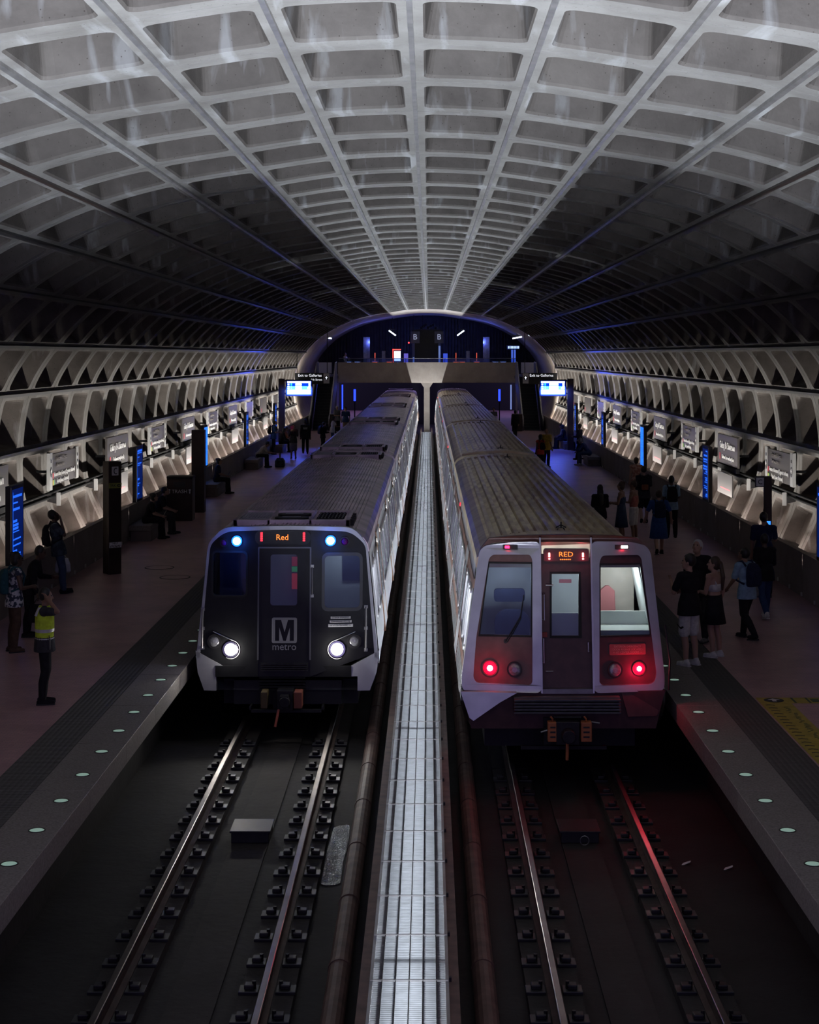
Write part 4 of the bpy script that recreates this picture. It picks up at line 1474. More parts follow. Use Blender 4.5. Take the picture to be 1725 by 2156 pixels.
# things standing on the mezzanine
def ptag(name, label, cat, loc, group=None):
    return thing(name, label, cat, loc, 0, group)
YK = 134.0
for x, w, h, nm in ((-4.75, 0.5, 3.0, 'taller'), (-3.4, 0.27, 1.9, 'shorter')):
    t = ptag('mezzanine_pylon', '%s grey pylon on the left half of the mezzanine' % nm, 'pylon', (x, YK, 3.6))
    MB().box(-w / 2, w / 2, 0, 0.4, 0, h).build('shaft', M_STEELD, t)
for x, w, h, nm in ((4.75, 0.5, 3.0, 'taller'), (3.3, 0.27, 1.9, 'shorter')):
    t = ptag('mezzanine_pylon', '%s grey pylon on the right half of the mezzanine' % nm, 'pylon', (x, YK, 3.6))
    MB().box(-w / 2, w / 2, 0, 0.4, 0, h).build('shaft', M_STEELD, t)
t = ptag('station_kiosk', 'black station manager kiosk at the middle of the mezzanine', 'kiosk', (0.05, YK, 3.6))
MB().box(-0.98, 0.9, 0, 1.6, 0, 2.6).build('booth', M_BLACK, t)
for x in (-1.08, 0.98):
    MB().box(x - 0.1, x + 0.1, -0.05, 0.25, 0, 2.5).build('pier', mat('blue_grey_pier', (0.10, 0.13, 0.25), 0.5), t)
    MB().box(x - 0.07 if x > 0 else x - 0.05, x + 0.07, -0.07, -0.05, 1.0, 1.4 if x < 0 else 2.3).build('notice', emis('notice_blue', (0.3, 0.45, 1.0), 0.8 if x > 0 else 0.35), t)
MB().box(-1.2, 1.15, 0.3, 0.5, 2.6, 3.6).build('canopy', M_BLACK, t)
for x in (-0.95, 0.95):
    b = MB().box(x - 0.36, x + 0.36, -0.08, 0.3, 2.52, 3.45).build('letter_panel', mat('letter_panel_grey', (0.12, 0.13, 0.17), 0.5), t)
    text('letter', 'B', 0.62, emis('letter_glow', (0.5, 0.55, 0.75), 0.45), b, (x, -0.085, 3.0), (1, 0, 0), (0, 0, 1))
mb = MB()
for k in range(7):
    mb.ell((-0.5 + 0.2 * k, 0.4, 3.75 + 0.12 * (k % 3)), 0.13, 10, 6)
mb.build('equipment', M_DARK, t)
for x in (-1.05, -0.35):
    MB().cyl((x, 0.4, 3.6), (x, 0.4, 4.75), 0.03).build('hanger', M_DARK, t)
l = point('kiosk_marker', (-1.4, YK - 0.3, 6.15), 0.3, (1, 0.05, 0.03), 0.05)
tag(MB().ell((0, 0, 0), 0.06, 10, 6).build('signal_lamp', emis('signal_red', (1, 0.03, 0.03), 6), loc=(-1.4, YK - 0.05, 6.15)), 'tiny red lamp glowing at the left of the kiosk', 'lamp')
t = ptag('fare_machine', 'glowing white and blue fare machine with red lit frame', 'machine', (-2.35, YK, 3.6))
MB().box(-0.26, 0.32, 0, 0.6, 0, 1.95).build('case', M_SEAT, t)
MB().box(-0.2, 0.3, -0.02, 0, 1.1, 1.9).build('screen', emis('machine_white', (0.75, 0.8, 1.0), 2.2), t)
MB().box(-0.2, 0.3, -0.02, 0, 0.15, 1.0).build('lower_screen', emis('machine_blue', (0.15, 0.25, 1.0), 1.2), t)
mb = MB().box(-0.33, -0.27, -0.04, 0.05, 0, 2.05).box(-0.33, 0.32, -0.04, 0.05, 1.98, 2.05)
mb.build('lit_frame', emis('neon_red', (1.0, 0.06, 0.05), 3.0), t)
for x, w, nm in ((-1.62, 0.34, 'left'), (1.5, 0.34, 'right')):
    t = ptag('poster_case', 'blue lit poster case %s of the black kiosk' % nm, 'poster', (x, YK, 3.6))
    MB().box(-w / 2 - 0.04, w / 2 + 0.04, 0, 0.2, 0, 1.75).build('case', M_BLACK, t)
    MB().box(-w / 2, w / 2, -0.02, 0, 0.9, 1.7).build('poster', emis('poster_' + nm, (0.15, 0.12, 0.6) if x < 0 else (0.05, 0.1, 0.7), 0.8), t)
    MB().box(-w / 2, w / 2, -0.02, 0, 0.1, 0.85).build('lower_poster', emis('poster_low', (0.03, 0.06, 0.55), 0.8), t)
k = 0
for x in (-6.2, -5.5, -4.1, -2.95, 2.35, 2.85, 4.0, 5.5, 6.1):
    lit = abs(x) < 4.3
    t = ptag('fare_gate', 'low grey fare gate on the mezzanine, %s half, number %d from outside' % ('left' if x < 0 else 'right', (k if x < 0 else 8 - k) + 1), 'fare gate', (x, YK + 0.4, 3.6), 'fare gates on the mezzanine')
    MB().box(-0.25, 0.25, 0, 1.4, 0, 1.1).build('cabinet', M_STEELD, t, bevel=0.02)
    MB().box(-0.2, 0.2, -0.01, 0.0, 0.75, 1.05).build('front_panel', emis('gate_orange', (0.9, 0.12, 0.05), 0.8) if lit else emis('gate_blue', (0.35, 0.45, 0.9), 0.5), t)
    if k in (2, 4, 6):
        MB().box(-0.03, 0.03, 0.2, 0.26, 1.1, 1.75).build('paddle', MATS['gate_orange'], t)
    k += 1
t = ptag('round_sign_column', 'slim blue-lit column with a round lit crown at the right mezzanine end', 'column', (6.9, YK, 3.6))
MB().box(-0.17, -0.04, 0, 0.15, 0, 2.0).build('blue_tube', emis('tube_blue', (0.1, 0.2, 0.9), 0.6), t)
MB().box(0.04, 0.17, 0, 0.15, 0, 2.0).build('blue_tube', MATS['tube_blue'], t)
MB().cyl((0, 0.2, 2.0), (0, 0.2, 2.35), 0.5, 0.55, 24).build('crown', M_SEAT, t)
mb = MB()
for q in range(8):
    mb.box(-0.45 + q * 0.115, -0.38 + q * 0.115, -0.36, -0.33, 2.1, 2.28)
mb.build('crown_lettering', emis('crown_blue', (0.4, 0.55, 1.0), 2.0), t)
TUBES = [(-2.75, 6.95, 0.55, -0.2, 'inner left'), (2.75, 6.95, 0.55, 0.2, 'inner right'), (-7.55, 6.5, 0.7, -0.06, 'left, second from the wall'), (-8.3, 6.65, 0.6, -0.03, 'left, nearest the wall'),
         (6.9, 6.5, 0.7, 0.06, 'right, second from the wall'), (7.65, 6.65, 0.6, 0.03, 'right, nearest the wall')]
for x, z, w, sl, nm in TUBES:
    yy = 136.0 if abs(x) < 4 else 128.5
    t = ptag('tube_light', 'bright fluorescent tube above the mezzanine, %s' % nm, 'light', (x, yy, z), 'tube lights above the mezzanine')
    MB().cyl((-w / 2, 0, sl * -0.5 * 2), (w / 2, 0, sl * 0.5 * 2), 0.05).build('tube', emis('tube_white', (0.75, 0.85, 1.0), 5), t)
    MB().box(-w / 2, w / 2, 0.06, 0.16, abs(sl) + 0.05, abs(sl) + 0.13).build('housing', M_DARK, t)
    MB().cyl((0, 0.11, abs(sl) + 0.1), (0, 0.11, 1.3 if abs(x) < 4 else 0.35), 0.02).build('hanger', M_DARK, t)
for x, y, e in ((-4.5, 134.0, 130), (4.5, 134.0, 130), (0, 137.5, 40)):
    point('mezzanine_blue_fill', (x, y, 6.2), e * 1.6, (0.10, 0.16, 1.0), 0.25)  # added blue fill for the soffit and end wall, without fixtures
for x in (-5.6, 5.7):
    point('under_mezzanine_lamp', (x, 133.5, 2.6), 14, (0.04, 0.10, 1.0), 0.15)
for x, nm in ((-5.6, 'left'), (5.7, 'right')):
    t = ptag('blue_beacon', 'blue lit emergency beacon post under the %s part of the mezzanine' % nm, 'beacon', (x, 132.0, 0))
    MB().cyl((0, 0, 0), (0, 0, 2.4), 0.05).build('post', M_DARK, t)
    MB().box(-0.08, 0.08, -0.08, 0.08, 1.6, 2.5).build('lamp', emis('beacon_blue', (0.02, 0.05, 1.0), 2.5), t)
for x, nm in ((-6.45, 'left'), (6.5, 'right')):
    t = ptag('blue_tube_lamp', 'vertical blue tube lamp on the slim post at the %s mezzanine end' % nm, 'lamp', (x, YM - 0.15, 1.0))
    MB().box(-0.05, 0.05, 0, 0.08, 0, 1.9).build('tube', MATS['beacon_blue'] if x < 0 else emis('tube_pale', (0.3, 0.4, 0.9), 0.6), t)

# ------------------------------------------------------------------ wall signs
def on_wall(s):
    return (0, 1 if s < 0 else -1, 0), (0, 0, 1)
M_SGREY = mat('sign_taupe', (0.028, 0.0225, 0.021), 0.5, 0, 0.1, 2)
M_SFAINT = mat('sign_faint_text', (0.085, 0.075, 0.072), 0.5)
SL = 3.3
WHICH = ['nearest the viewer', 'second from the viewer', 'third from the viewer', 'fourth from the viewer', 'fifth from the viewer']
for s in (-1, 1):
    side = 'left' if s < 0 else 'right'
    cnt = {0: 0, 1: 0}
    for i in range(-1, 9):
        y = 40.8 + 7.32 * i
        kind = i % 2      # 0 directional, 1 station name
        z0 = 2.02
        right, up = on_wall(s)
        q = s * -1        # towards the platform
        if kind == 0:
            t = thing('direction_sign', 'brown directional sign with white arrow panels on the %s wall, %s' % (side, WHICH[cnt[0]]), 'sign', (s * 9.0, y, z0), 0, 'directional signs on the %s wall' % side)
            MB().box(-0.03, 0.03, 0, SL, 0, 0.38).build('lower_board', M_SIGN, t)
            MB().box(-0.03, 0.03, 0, SL, 0.38, 0.76).build('upper_board', M_SGREY, t)
            for ya in (-0.02, SL - 0.26):
                p = MB().box(-0.04, 0.04, ya, ya + 0.28, -0.10 if (ya < 0) == (s < 0) else -0.02, 0.80).build('arrow_panel', M_BRACKET, t)
                MB().plate([(ya + 0.14 + 0.10 * math.cos(a), 0.34 + 0.13 * math.sin(a)) for a in [2 * PI * k / 18 for k in range(18)]], [], lambda u, v, o: (q * (0.04 + o), u, v), 0.006, 0.006).build('arrow_disc', M_BLACK, p)
                MB().plate([(ya + 0.14 + u, 0.34 + v) for u, v in ((0.05, 0.02), (-0.02, 0.08), (-0.02, 0.04), (-0.06, 0.04), (-0.06, 0.0), (-0.02, 0.0), (-0.02, -0.04))], [], lambda u, v, o: (q * (0.046 + o), u, v), 0.006, 0.006).build('arrow', M_WHITE, p)
                MB().box(q * 0.045 - 0.003, q * 0.045 + 0.003, ya + 0.09, ya + 0.18, 0.56, 0.64).build('arrow', M_BLACK, p)
            if cnt[0] < 3:
                far = 'Shady Grove' if s < 0 else 'Glenmont'
                for str_, sz, zc, m, off in (('Exit to 7th & F Streets', 0.15, 0.63, M_SFAINT, 1.35), ('Chinatown, Arena', 0.14, 0.47, M_SFAINT, 1.2),
                                             ('Trains to %s (Opposite Platform)' % far, 0.155, 0.25, M_SIGNTXT, 1.65), ('Trains (Lower Platform)', 0.155, 0.08, M_SIGNTXT, 1.45)):
                    yy = off if s < 0 else SL - off
                    text('sign_lettering', str_, sz, m, t, (q * 0.036, yy, zc), right, up, sx=0.9)
            for yy, zc, m in ((0.36, 0.23, M_REDDOT), (0.36, 0.06, M_YELDOT), (0.46, 0.06, M_GRNDOT)):
                yy = yy if s < 0 else SL - yy
                MB().box(q * 0.036 - 0.004, q * 0.036 + 0.004, yy - 0.045, yy + 0.045, zc - 0.06, zc + 0.07).build('line_dot', m, t)
        else:
            t = thing('station_sign', 'taupe station name sign on the %s wall, %s' % (side, WHICH[cnt[1]]), 'sign', (s * 9.0, y, z0 - 0.06), 0, 'station name signs on the %s wall' % side)
            MB().box(-0.03, 0.03, 0, SL, 0, 0.86).build('board', M_SGREY, t)
            if cnt[1] < 4:
                text('sign_lettering', 'Gallery Pl-Chinatown', 0.30, M_SIGNTXT, t, (q * 0.036, SL / 2, 0.55), right, up, sx=0.95)
                text('sign_lettering', 'To Glenmont and Judiciary Sq' if s < 0 else 'To Metro Center and Shady Grove', 0.165, M_SIGNTXT, t, (q * 0.036, SL / 2 + (0.12 if s < 0 else -0.12), 0.2), right, up, sx=0.85)
            yy = 0.42 if s < 0 else SL - 0.42
            MB().box(q * 0.036 - 0.004, q * 0.036 + 0.004, yy - 0.05, yy + 0.05, 0.1, 0.3).build('line_dot', M_REDDOT, t)
            MB().box(-0.05, 0.05, 0.1, SL - 0.1, -0.16, -0.03).build('lamp_housing', M_PIPEBLACK, t)
        cnt[kind] += 1
        for yy in (0.4, SL - 0.4):
            MB().box(*sorted((s * 0.03, s * 0.38)), yy - 0.03, yy + 0.03, 0.3, 0.36).build('wall_bracket', M_PIPEBLACK, t)
        if kind == 1 and i > 0:
            m = thing('map_panel', 'pale map panel below the station name sign on the %s wall, %s' % (side, WHICH[cnt[1] - 2]), 'map', (s * 8.85, y + 0.1, 1.12), 0, 'map panels on the %s wall' % side)
            MB().box(-0.02, 0.02, 0, 2.4, 0, 0.62).build('panel', mat('map_grey', (0.018, 0.0155, 0.015), 0.5, 0, 0.1, 3), m)
            MB().box(q * 0.02 - 0.004, q * 0.02 + 0.004, 0.3, 1.9, 0.16, 0.19).build('route_line', M_REDDOT, m)
            MB().box(*sorted((s * 0.02, s * 0.12)), 1.1, 1.2, 0.25, 0.35).build('wall_bracket', M_DARK, m)
    # rails on the wall and their white brackets
    for z, xx, lab in ((1.80, 9.14, 'lower'), (1.70, 9.12, 'lowest')):
        t = thing('wall_rail', '%s of the twin black rails under the signs on the %s wall' % ('upper' if lab == 'lower' else 'lower', side), 'rail', (s * xx, 30, z))
        MB().cyl((0, 0, 0), (0, 89, 0), 0.035).build('tube', M_PIPEBLACK, t)
    br = None
    for k in range(15):
        loc = (s * 9.02, 37.3 + k * 4.7, 1.45)
        if br is None:
            br = thing('rail_bracket', 'small white upright bracket plate on the wall rails of the %s wall' % side, 'bracket', loc, 0, 'white brackets on the %s wall' % side)
            MB().box(-0.05, 0.05, 0, 0.02, 0, 0.33).build('plate', M_BRACKET, br)
            MB().hexa([(s * 0.05, 0, 0.05), (s * 0.28, 0, 0.1), (s * 0.28, 0.02, 0.1), (s * 0.05, 0.02, 0.05), (s * 0.05, 0, 0.3), (s * 0.28, 0, 0.3), (s * 0.28, 0.02, 0.3), (s * 0.05, 0.02, 0.3)]).build('arm', M_DARK, br)
        else:
            dup(br, loc)
    # blue advertising screens standing on the parapet
    for k in range(5):
        y = 34.0 + 14.6 * k
        bright = (s > 0 and k == 2) or (s < 0 and k == 2)
        t = thing('advertising_screen', 'tall blue glowing screen on the %s parapet, %s' % (side, WHICH[k]), 'screen', (s * 8.28, y, 0.95), 0, 'blue screens on the %s parapet' % side)
        MB().box(-0.06, 0.06, 0, 1.05, 0, 1.6).build('case', M_BLACK, t, bevel=0.01)
        MB().box(*sorted((q * 0.06, q * 0.064)), 0.08, 0.97, 0.08, 1.52).build('display', emis('screen_blue' if not bright else 'screen_bright', (0.0, 0.012, 0.14) if not bright else (0.02, 0.2, 1.0), 0.55 if not bright else 1.3), t)
        rnd = random.Random(k * 7 + s)
        mb = MB()
        z = 0.14
        while z < 1.45:
            h = rnd.choice((0.02, 0.03, 0.05))
            if rnd.random() < 0.75:
                w = rnd.uniform(0.2, 0.75); a = 0.14
                mb.box(*sorted((q * 0.064, q * 0.068)), a, a + w, z, z + h)
            z += h + rnd.choice((0.02, 0.03, 0.09))
        mb.box(*sorted((q * 0.064, q * 0.067)), 0.13, 0.145, 0.13, 1.47)
        mb.build('display_pattern', emis('screen_pale', (0.02, 0.16, 1.0), 1.0), t)
        MB().box(*sorted((q * 0.05, q * 0.07)), -0.015, 0.0, 0.02, 1.58).build('trim_strip', M_STEELD, t)

# ------------------------------------------------------------------ passenger information displays
for s in (-1, 1):
    side = 'left' if s < 0 else 'right'
    px = -7.85 if s < 0 else 7.92
    t = thing('display_pylon', 'tall dark pylon carrying the arrival screen on the %s platform' % side, 'pylon', (px, 92.2, 0))
    MB().box(-0.17, 0.17, 0, 0.3, 0, 3.9).build('shaft', M_BROWN, t, bevel=0.01)
    for z in (3.05, 3.75):
        MB().box(*sorted((-s * 0.17, -s * 0.224)), 0.1, 0.2, z, z + 0.07).build('arm', M_DARK, t)
    cx = -6.89 if s < 0 else 6.95
    d = thing('arrival_screen', 'bright blue and white train arrival screen on the %s platform' % side, 'screen', (cx, 92.15, 3.03))
    MB().box(-0.74, 0.74, 0.0, 0.16, -0.08, 0.82).build('case', M_BLACK, d, bevel=0.01)
    MB().box(-0.66, 0.66, -0.006, 0, 0.0, 0.74).build('display', emis('display_blue', (0.0, 0.02, 0.9), 3.0), d)
    w_ = emis('display_white', (0.5, 0.65, 1.0), 6.0)
    mb = MB()
    mb.box(-0.64, 0.64, -0.012, -0.006, 0.63, 0.73)
    for r in range(3):
        z = 0.31 + r * 0.11
        mb.box(-0.62, -0.53, -0.012, -0.006, z, z + 0.06)
        mb.box(-0.2, 0.14 if s < 0 else 0.3, -0.012, -0.006, z - 0.01, z + 0.07)
        mb.box(0.52 if r else 0.45, 0.63, -0.012, -0.006, z, z + 0.08)
    mb.build('display_rows', w_, d)
    mb = MB()
    for r in range(3):
        mb.box(-0.46, -0.38, -0.012, -0.006, 0.31 + r * 0.11, 0.38 + r * 0.11)
    mb.build('line_marks', emis('display_green', (0.05, 0.9, 0.25), 2.0), d)
    MB().box(-0.64, 0.64, -0.012, -0.006, 0.02, 0.26).build('display_footer', emis('display_cyan', (0.35, 0.62, 1.0), 4.0), d)
    MB().box(-0.25, 0.25, -0.016, -0.012, 0.06, 0.2).build('footer_text', w_, d)
    l = area('arrival_screen_light', (cx, 92.1, 3.4), (math.radians(65), 0, 0), 1.3, 0.7, 420, (0.05, 0.12, 1.0))

# ------------------------------------------------------------------ platform furniture
def pylon(label, x, y, a, h, rot, phone=True):
    t = thing('platform_pylon', label, 'pylon', (x, y, 0), rot)
    MB().box(-a / 2, a / 2, -a / 2, a / 2, 0, h).build('shaft', M_BROWN, t, bevel=0.012)
    return t
def face_decals(t, a, h):
    for n, (right, f) in enumerate((((1, 0, 0), lambda u, v, o: (u, -a / 2 - o, v)), ((0, 1, 0), lambda u, v, o: (a / 2 + o, u, v)))):
        e = 0.001
        p = MB().plate(rrect(-0.085, h - 0.33, 0.085, h - 0.12, 0.01), [], f, 0.006, 0.006).build('phone_plate', M_WHITE, t)
        arc_ = [(0.05 * math.cos(q), h - 0.225 + 0.07 * math.sin(q)) for q in [math.radians(d) for d in range(60, 301, 30)]]
        mb = MB()
        mb.tube([f(u + 0.02, v, 0.008) for u, v in arc_], 0.011, 6)
        mb.build('phone_mark', M_REDDOT if n else M_BLACK, p)
        b = MB().plate([(-a / 2 + 0.01, h - 0.63), (a / 2 - 0.01, h - 0.63), (a / 2 - 0.01, h - 0.51), (-a / 2 + 0.01, h - 0.51)], [], f, 0.006, 0.006).build('yellow_band', mat('band_yellow', (0.30, 0.32, 0.06), 0.5), t)
        text('band_lettering', 'TRK1', 0.10, M_BLACK, b, f(-0.045, h - 0.57, 0.008), right, (0, 0, 1))
        MB().plate(circ(0.10, h - 0.57, 0.04), [circ(0.10, h - 0.57, 0.018)], f, 0.009, 0.004).build('band_ring', M_BLACK, b)
        w = MB().plate([(-a / 2 + 0.02, 0.63), (a / 2 - 0.005, 0.63), (a / 2 - 0.005, 0.76), (-a / 2 + 0.02, 0.76)], [], f, 0.006, 0.006).build('help_band', M_LABEL, t)
        text('help_lettering', 'HELP', 0.06, M_BLACK, w, f(0, 0.73, 0.008), right, (0, 0, 1))
        mb = MB()
        for k in range(7):
            u = -a / 2 + 0.03 + k * 0.038
            mb.plate([(u, 0.635), (u + 0.018, 0.635), (u + 0.045, 0.69), (u + 0.027, 0.69)], [], f, 0.008, 0.004)
        mb.build('hatching', M_BLACK, w)
t = pylon('dark square pylon with phone signs and a yellow band on the left platform', -7.35, 40.2, 0.33, 2.67, math.radians(35))
face_decals(t, 0.33, 2.67)
mb = MB().plate(rpoly([(-0.02, 1.62), (0.06, 1.62), (0.05, 1.7), (0.02, 1.76), (0.0, 1.76), (0.005, 1.68)], 0.01), [], lambda u, v, o: (0.165 + o, u + 0.03, v), 0.006, 0.006)
mb.build('hand_mark', M_LABEL, t)
pylon('plain dark pylon right behind the trash bin on the left platform', -7.43, 55.9, 0.42, 2.72, 0)
t = pylon('slim dark pylon with a white phone flag beside the right parapet', 7.72, 37.6, 0.16, 2.5, 0)
fl = MB().box(-0.28, -0.06, -0.03, 0.03, 2.26, 2.5).build('flag', M_BLACK, t)
MB().box(-0.26, -0.09, -0.036, -0.03, 2.28, 2.47).build('phone_plate', M_LABEL, fl)
text('phone_mark', 'C', 0.15, M_BLACK, fl, (-0.175, -0.038, 2.37), (1, 0, 0), (0, 0, 1))
t = thing('trash_bin', 'dark square trash bin with TRASH lettering before a pylon on the left platform', 'bin', (-7.62, 52.9, 0))
MB().box(-0.40, 0.40, 0, 0.65, 0, 1.32).build('body', M_BROWN, t, bevel=0.02)
MB().box(-0.41, 0.41, -0.01, 0.66, 1.32, 1.40).build('lid', M_DARK, t, bevel=0.02)
MB().box(-0.2, 0.18, -0.012, 0.02, 1.05, 1.22).build('slot', M_BLACK, t)
text('lettering', 'TRASH', 0.16, M_LABEL, t, (0.0, -0.006, 0.92), (1, 0, 0), (0, 0, 1))
for x in (-0.32, 0.32):
    mb = MB().plate([(x - 0.035, 0.99), (x + 0.035, 0.99), (x + 0.025, 0.94), (x - 0.025, 0.94)], [], lambda u, v, o: (u, -o, v), 0.006, 0.006)
    mb.plate([(x - 0.022, 0.93), (x + 0.022, 0.93), (x + 0.018, 0.86), (x - 0.018, 0.86)], [], lambda u, v, o: (u, -o, v), 0.006, 0.006)
    mb.build('bin_symbol', M_LABEL, t)
BEN = [(-1, 47.0, 'nearest the viewer, under the seated couple'), (-1, 61.8, 'second from the viewer'), (-1, 76.4, 'third from the viewer'), (-1, 89.3, 'fourth from the viewer'),
       (1, 78.6, 'nearer the viewer'), (1, 92.5, 'farther from the viewer')]
for s, y, nm in BEN:
    t = thing('stone_bench', 'stone block bench against the %s parapet, %s' % ('left' if s < 0 else 'right', nm), 'bench', (s * 7.86, y, 0), 0, 'stone benches by the parapets')
    MB().box(-0.30, 0.30, 0, 2.6, 0.30, 0.45).build('seat', M_GRANITE, t, bevel=0.015)
    MB().box(-0.26, 0.30, 0.1, 2.5, 0.0, 0.30).build('plinth', M_PARA, t)
for k, (x, y) in enumerate(((-6.40, 41.3), (-5.75, 39.5))):
    t = thing('floor_cover', 'round service cover set in the left platform tiles, %s' % ('farther' if k == 0 else 'nearer'), 'cover', (x, y, 0.0))
    MB().cyl((0, 0, 0.001), (0, 0, 0.006), 0.33, n=36).build('disc', M_TILE, t)
    MB().plate(circ(0, 0, 0.36, 40), [circ(0, 0, 0.335, 40)], lambda u, v, o: (u, v, o), 0.008, 0.008).build('rim', M_DARK, t)
# platform edge lights
m_el = emis('edge_light_green', (0.40, 0.60, 0.50), 0.34)
for s in (-1, 1):
    e0 = None
    for k in range(13):
        loc = (s * 4.1, 17.24 + (k - 0) * 1.2192, 0.008)
        if e0 is None:
            e0 = thing('edge_light', 'round pale green light set in the granite edge of the %s platform' % ('left' if s < 0 else 'right'), 'light', loc, 0, 'edge lights of the %s platform' % ('left' if s < 0 else 'right'))
            MB().ell((0, 0, 0), (0.082, 0.082, 0.012), 24, 8).build('lens', m_el, e0, smooth=True)
            MB().plate(circ(0, 0, 0.095, 24), [circ(0, 0, 0.082, 24)], lambda u, v, o: (u, v, o), 0.006, 0.006).build('ring', M_DARK, e0)
        else:
            dup(e0, loc)
# yellow floor decal
t = thing('floor_decal', 'yellow L-shaped printed sticker strip on the right platform floor', 'sticker', (5.13, 0, 0.002))
fd = lambda u, v, o: (u, v, o)
M_YEL = mat('decal_yellow', (0.42, 0.33, 0.05), 0.55, 0, 0.2, 6)
MB().plate([(0, 19.0), (0.46, 19.0), (0.46, 25.62), (0, 25.62)], [], fd, 0.003, 0.003).build('long_strip', M_YEL, t)
MB().plate([(0.46, 25.22), (3.0, 25.22), (3.0, 25.62), (0.46, 25.62)], [], fd, 0.003, 0.003).build('cross_strip', M_YEL, t)
a = MB().plate([(0.24 + 0.15 * math.cos(q), 25.42 + 0.15 * math.sin(q)) for q in [2 * PI * k / 24 for k in range(24)]], [], fd, 0.006, 0.003).build('arrow_disc', M_BLACK, t)
MB().plate([(0.24, 25.53), (0.15, 25.43), (0.21, 25.43), (0.21, 25.33), (0.27, 25.33), (0.27, 25.43), (0.33, 25.43)], [], fd, 0.009, 0.003).build('arrow', M_LABEL, a)
for k in range(26):
    y = 25.05 - k * 0.2
    MB().plate([(0.05, y), (0.10, y + 0.02), (0.18, y - 0.01), (0.18, y + 0.02), (0.10, y + 0.05), (0.05, y + 0.03)], [], fd, 0.006, 0.003).build('black_mark', M_BLACK, t)
mb = MB()
rnd = random.Random(3)
for k in range(46):
    y = 24.9 - k * 0.085
    x = 0.30 + rnd.uniform(-0.04, 0.04)
    mb.plate([(x, y), (x + rnd.uniform(0.03, 0.09), y + 0.015), (x + 0.05, y + 0.04), (x + 0.01, y + 0.03)], [], fd, 0.006, 0.003)
mb.build('scribbled_script', mat('decal_ink', (0.05, 0.09, 0.05), 0.6), t)
mb = MB()
for k in range(10):
    mb.box(0.52 + k * 0.22, 0.55 + k * 0.22, 25.24, 25.6, 0.003, 0.006)
    if k % 3:
        mb.box(0.58 + k * 0.22, 0.70 + k * 0.22, 25.3, 25.52, 0.003, 0.006)
mb.build('cross_strip_print', MATS['decal_ink'], t)

# ------------------------------------------------------------------ people
def cloth(name, col, rough=0.85):
    return mat('cloth_' + name, col, rough, 0, 0.22, 14, spec=0.2)
SKIN_L = mat('skin_light', (0.42, 0.25, 0.19), 0.55)
SKIN_T = mat('skin_tan', (0.27, 0.15, 0.10), 0.55)
SKIN_D = mat('skin_dark', (0.09, 0.05, 0.035), 0.5)
HAIR = {'black': mat('hair_black', (0.012, 0.010, 0.010), 0.5), 'brown': mat('hair_brown', (0.05, 0.028, 0.018), 0.5),
        'grey': mat('hair_grey', (0.48, 0.48, 0.50), 0.6), 'auburn': mat('hair_auburn', (0.09, 0.035, 0.02), 0.5)}
C = {'black': cloth('black', (0.015, 0.014, 0.018)), 'navy': cloth('navy', (0.018, 0.022, 0.055)), 'white': cloth('white', (0.62, 0.61, 0.60)),
     'grey': cloth('grey', (0.18, 0.18, 0.20)), 'blue': cloth('blue', (0.035, 0.085, 0.28)), 'lightblue': cloth('lightblue', (0.25, 0.38, 0.52)),
     'denim': cloth('denim', (0.05, 0.075, 0.14)), 'teal': cloth('teal', (0.02, 0.07, 0.09)), 'coral': cloth('coral', (0.42, 0.15, 0.13)),
     'yellow': cloth('yellow', (0.50, 0.33, 0.06)), 'red': cloth('red', (0.5, 0.06, 0.05)), 'tan': cloth('tan', (0.34, 0.25, 0.19)),
     'beige': cloth('beige', (0.34, 0.30, 0.26)), 'brown': cloth('brown', (0.09, 0.055, 0.04)), 'hivis': cloth('hivis', (0.55, 0.72, 0.05)),
     'silver': mat('reflective_tape', (0.55, 0.55, 0.55), 0.4, 0.3), 'floral': None, 'charcoal': cloth('charcoal', (0.04, 0.04, 0.045)),
     'rust': cloth('rust', (0.30, 0.11, 0.05)), 'medblue': cloth('medblue', (0.03, 0.06, 0.16)), 'green': cloth('green', (0.03, 0.08, 0.05))}


def blotch(name, c1, c2, scale, lo=0.48, hi=0.54):
    m = mat(name, c1, 0.85)
    nt = m.node_tree
    tc = nt.nodes.new('ShaderNodeTexCoord'); n = nt.nodes.new('ShaderNodeTexNoise'); n.inputs['Scale'].default_value = scale
    r = nt.nodes.new('ShaderNodeValToRGB')
    r.color_ramp.elements[0].position = lo; r.color_ramp.elements[0].color = (*c1, 1)
    r.color_ramp.elements[1].position = hi; r.color_ramp.elements[1].color = (*c2, 1)
    nt.links.new(tc.outputs['Object'], n.inputs['Vector']); nt.links.new(n.outputs['Fac'], r.inputs['Fac'])
    nt.links.new(r.outputs['Color'], nt.nodes['Principled BSDF'].inputs['Base Color'])
    return m
C['floral'] = blotch('cloth_floral', (0.55, 0.55, 0.58), (0.03, 0.04, 0.07), 16)
C['floralred'] = blotch('cloth_floral_red', (0.38, 0.16, 0.13), (0.55, 0.35, 0.3), 14)
C['camo'] = blotch('cloth_camo', (0.02, 0.03, 0.05), (0.05, 0.07, 0.10), 9)
M_EYE = mat('eye_dark', (0.02, 0.015, 0.015), 0.2)
M_LIP = mat('lip', (0.28, 0.10, 0.09), 0.5)

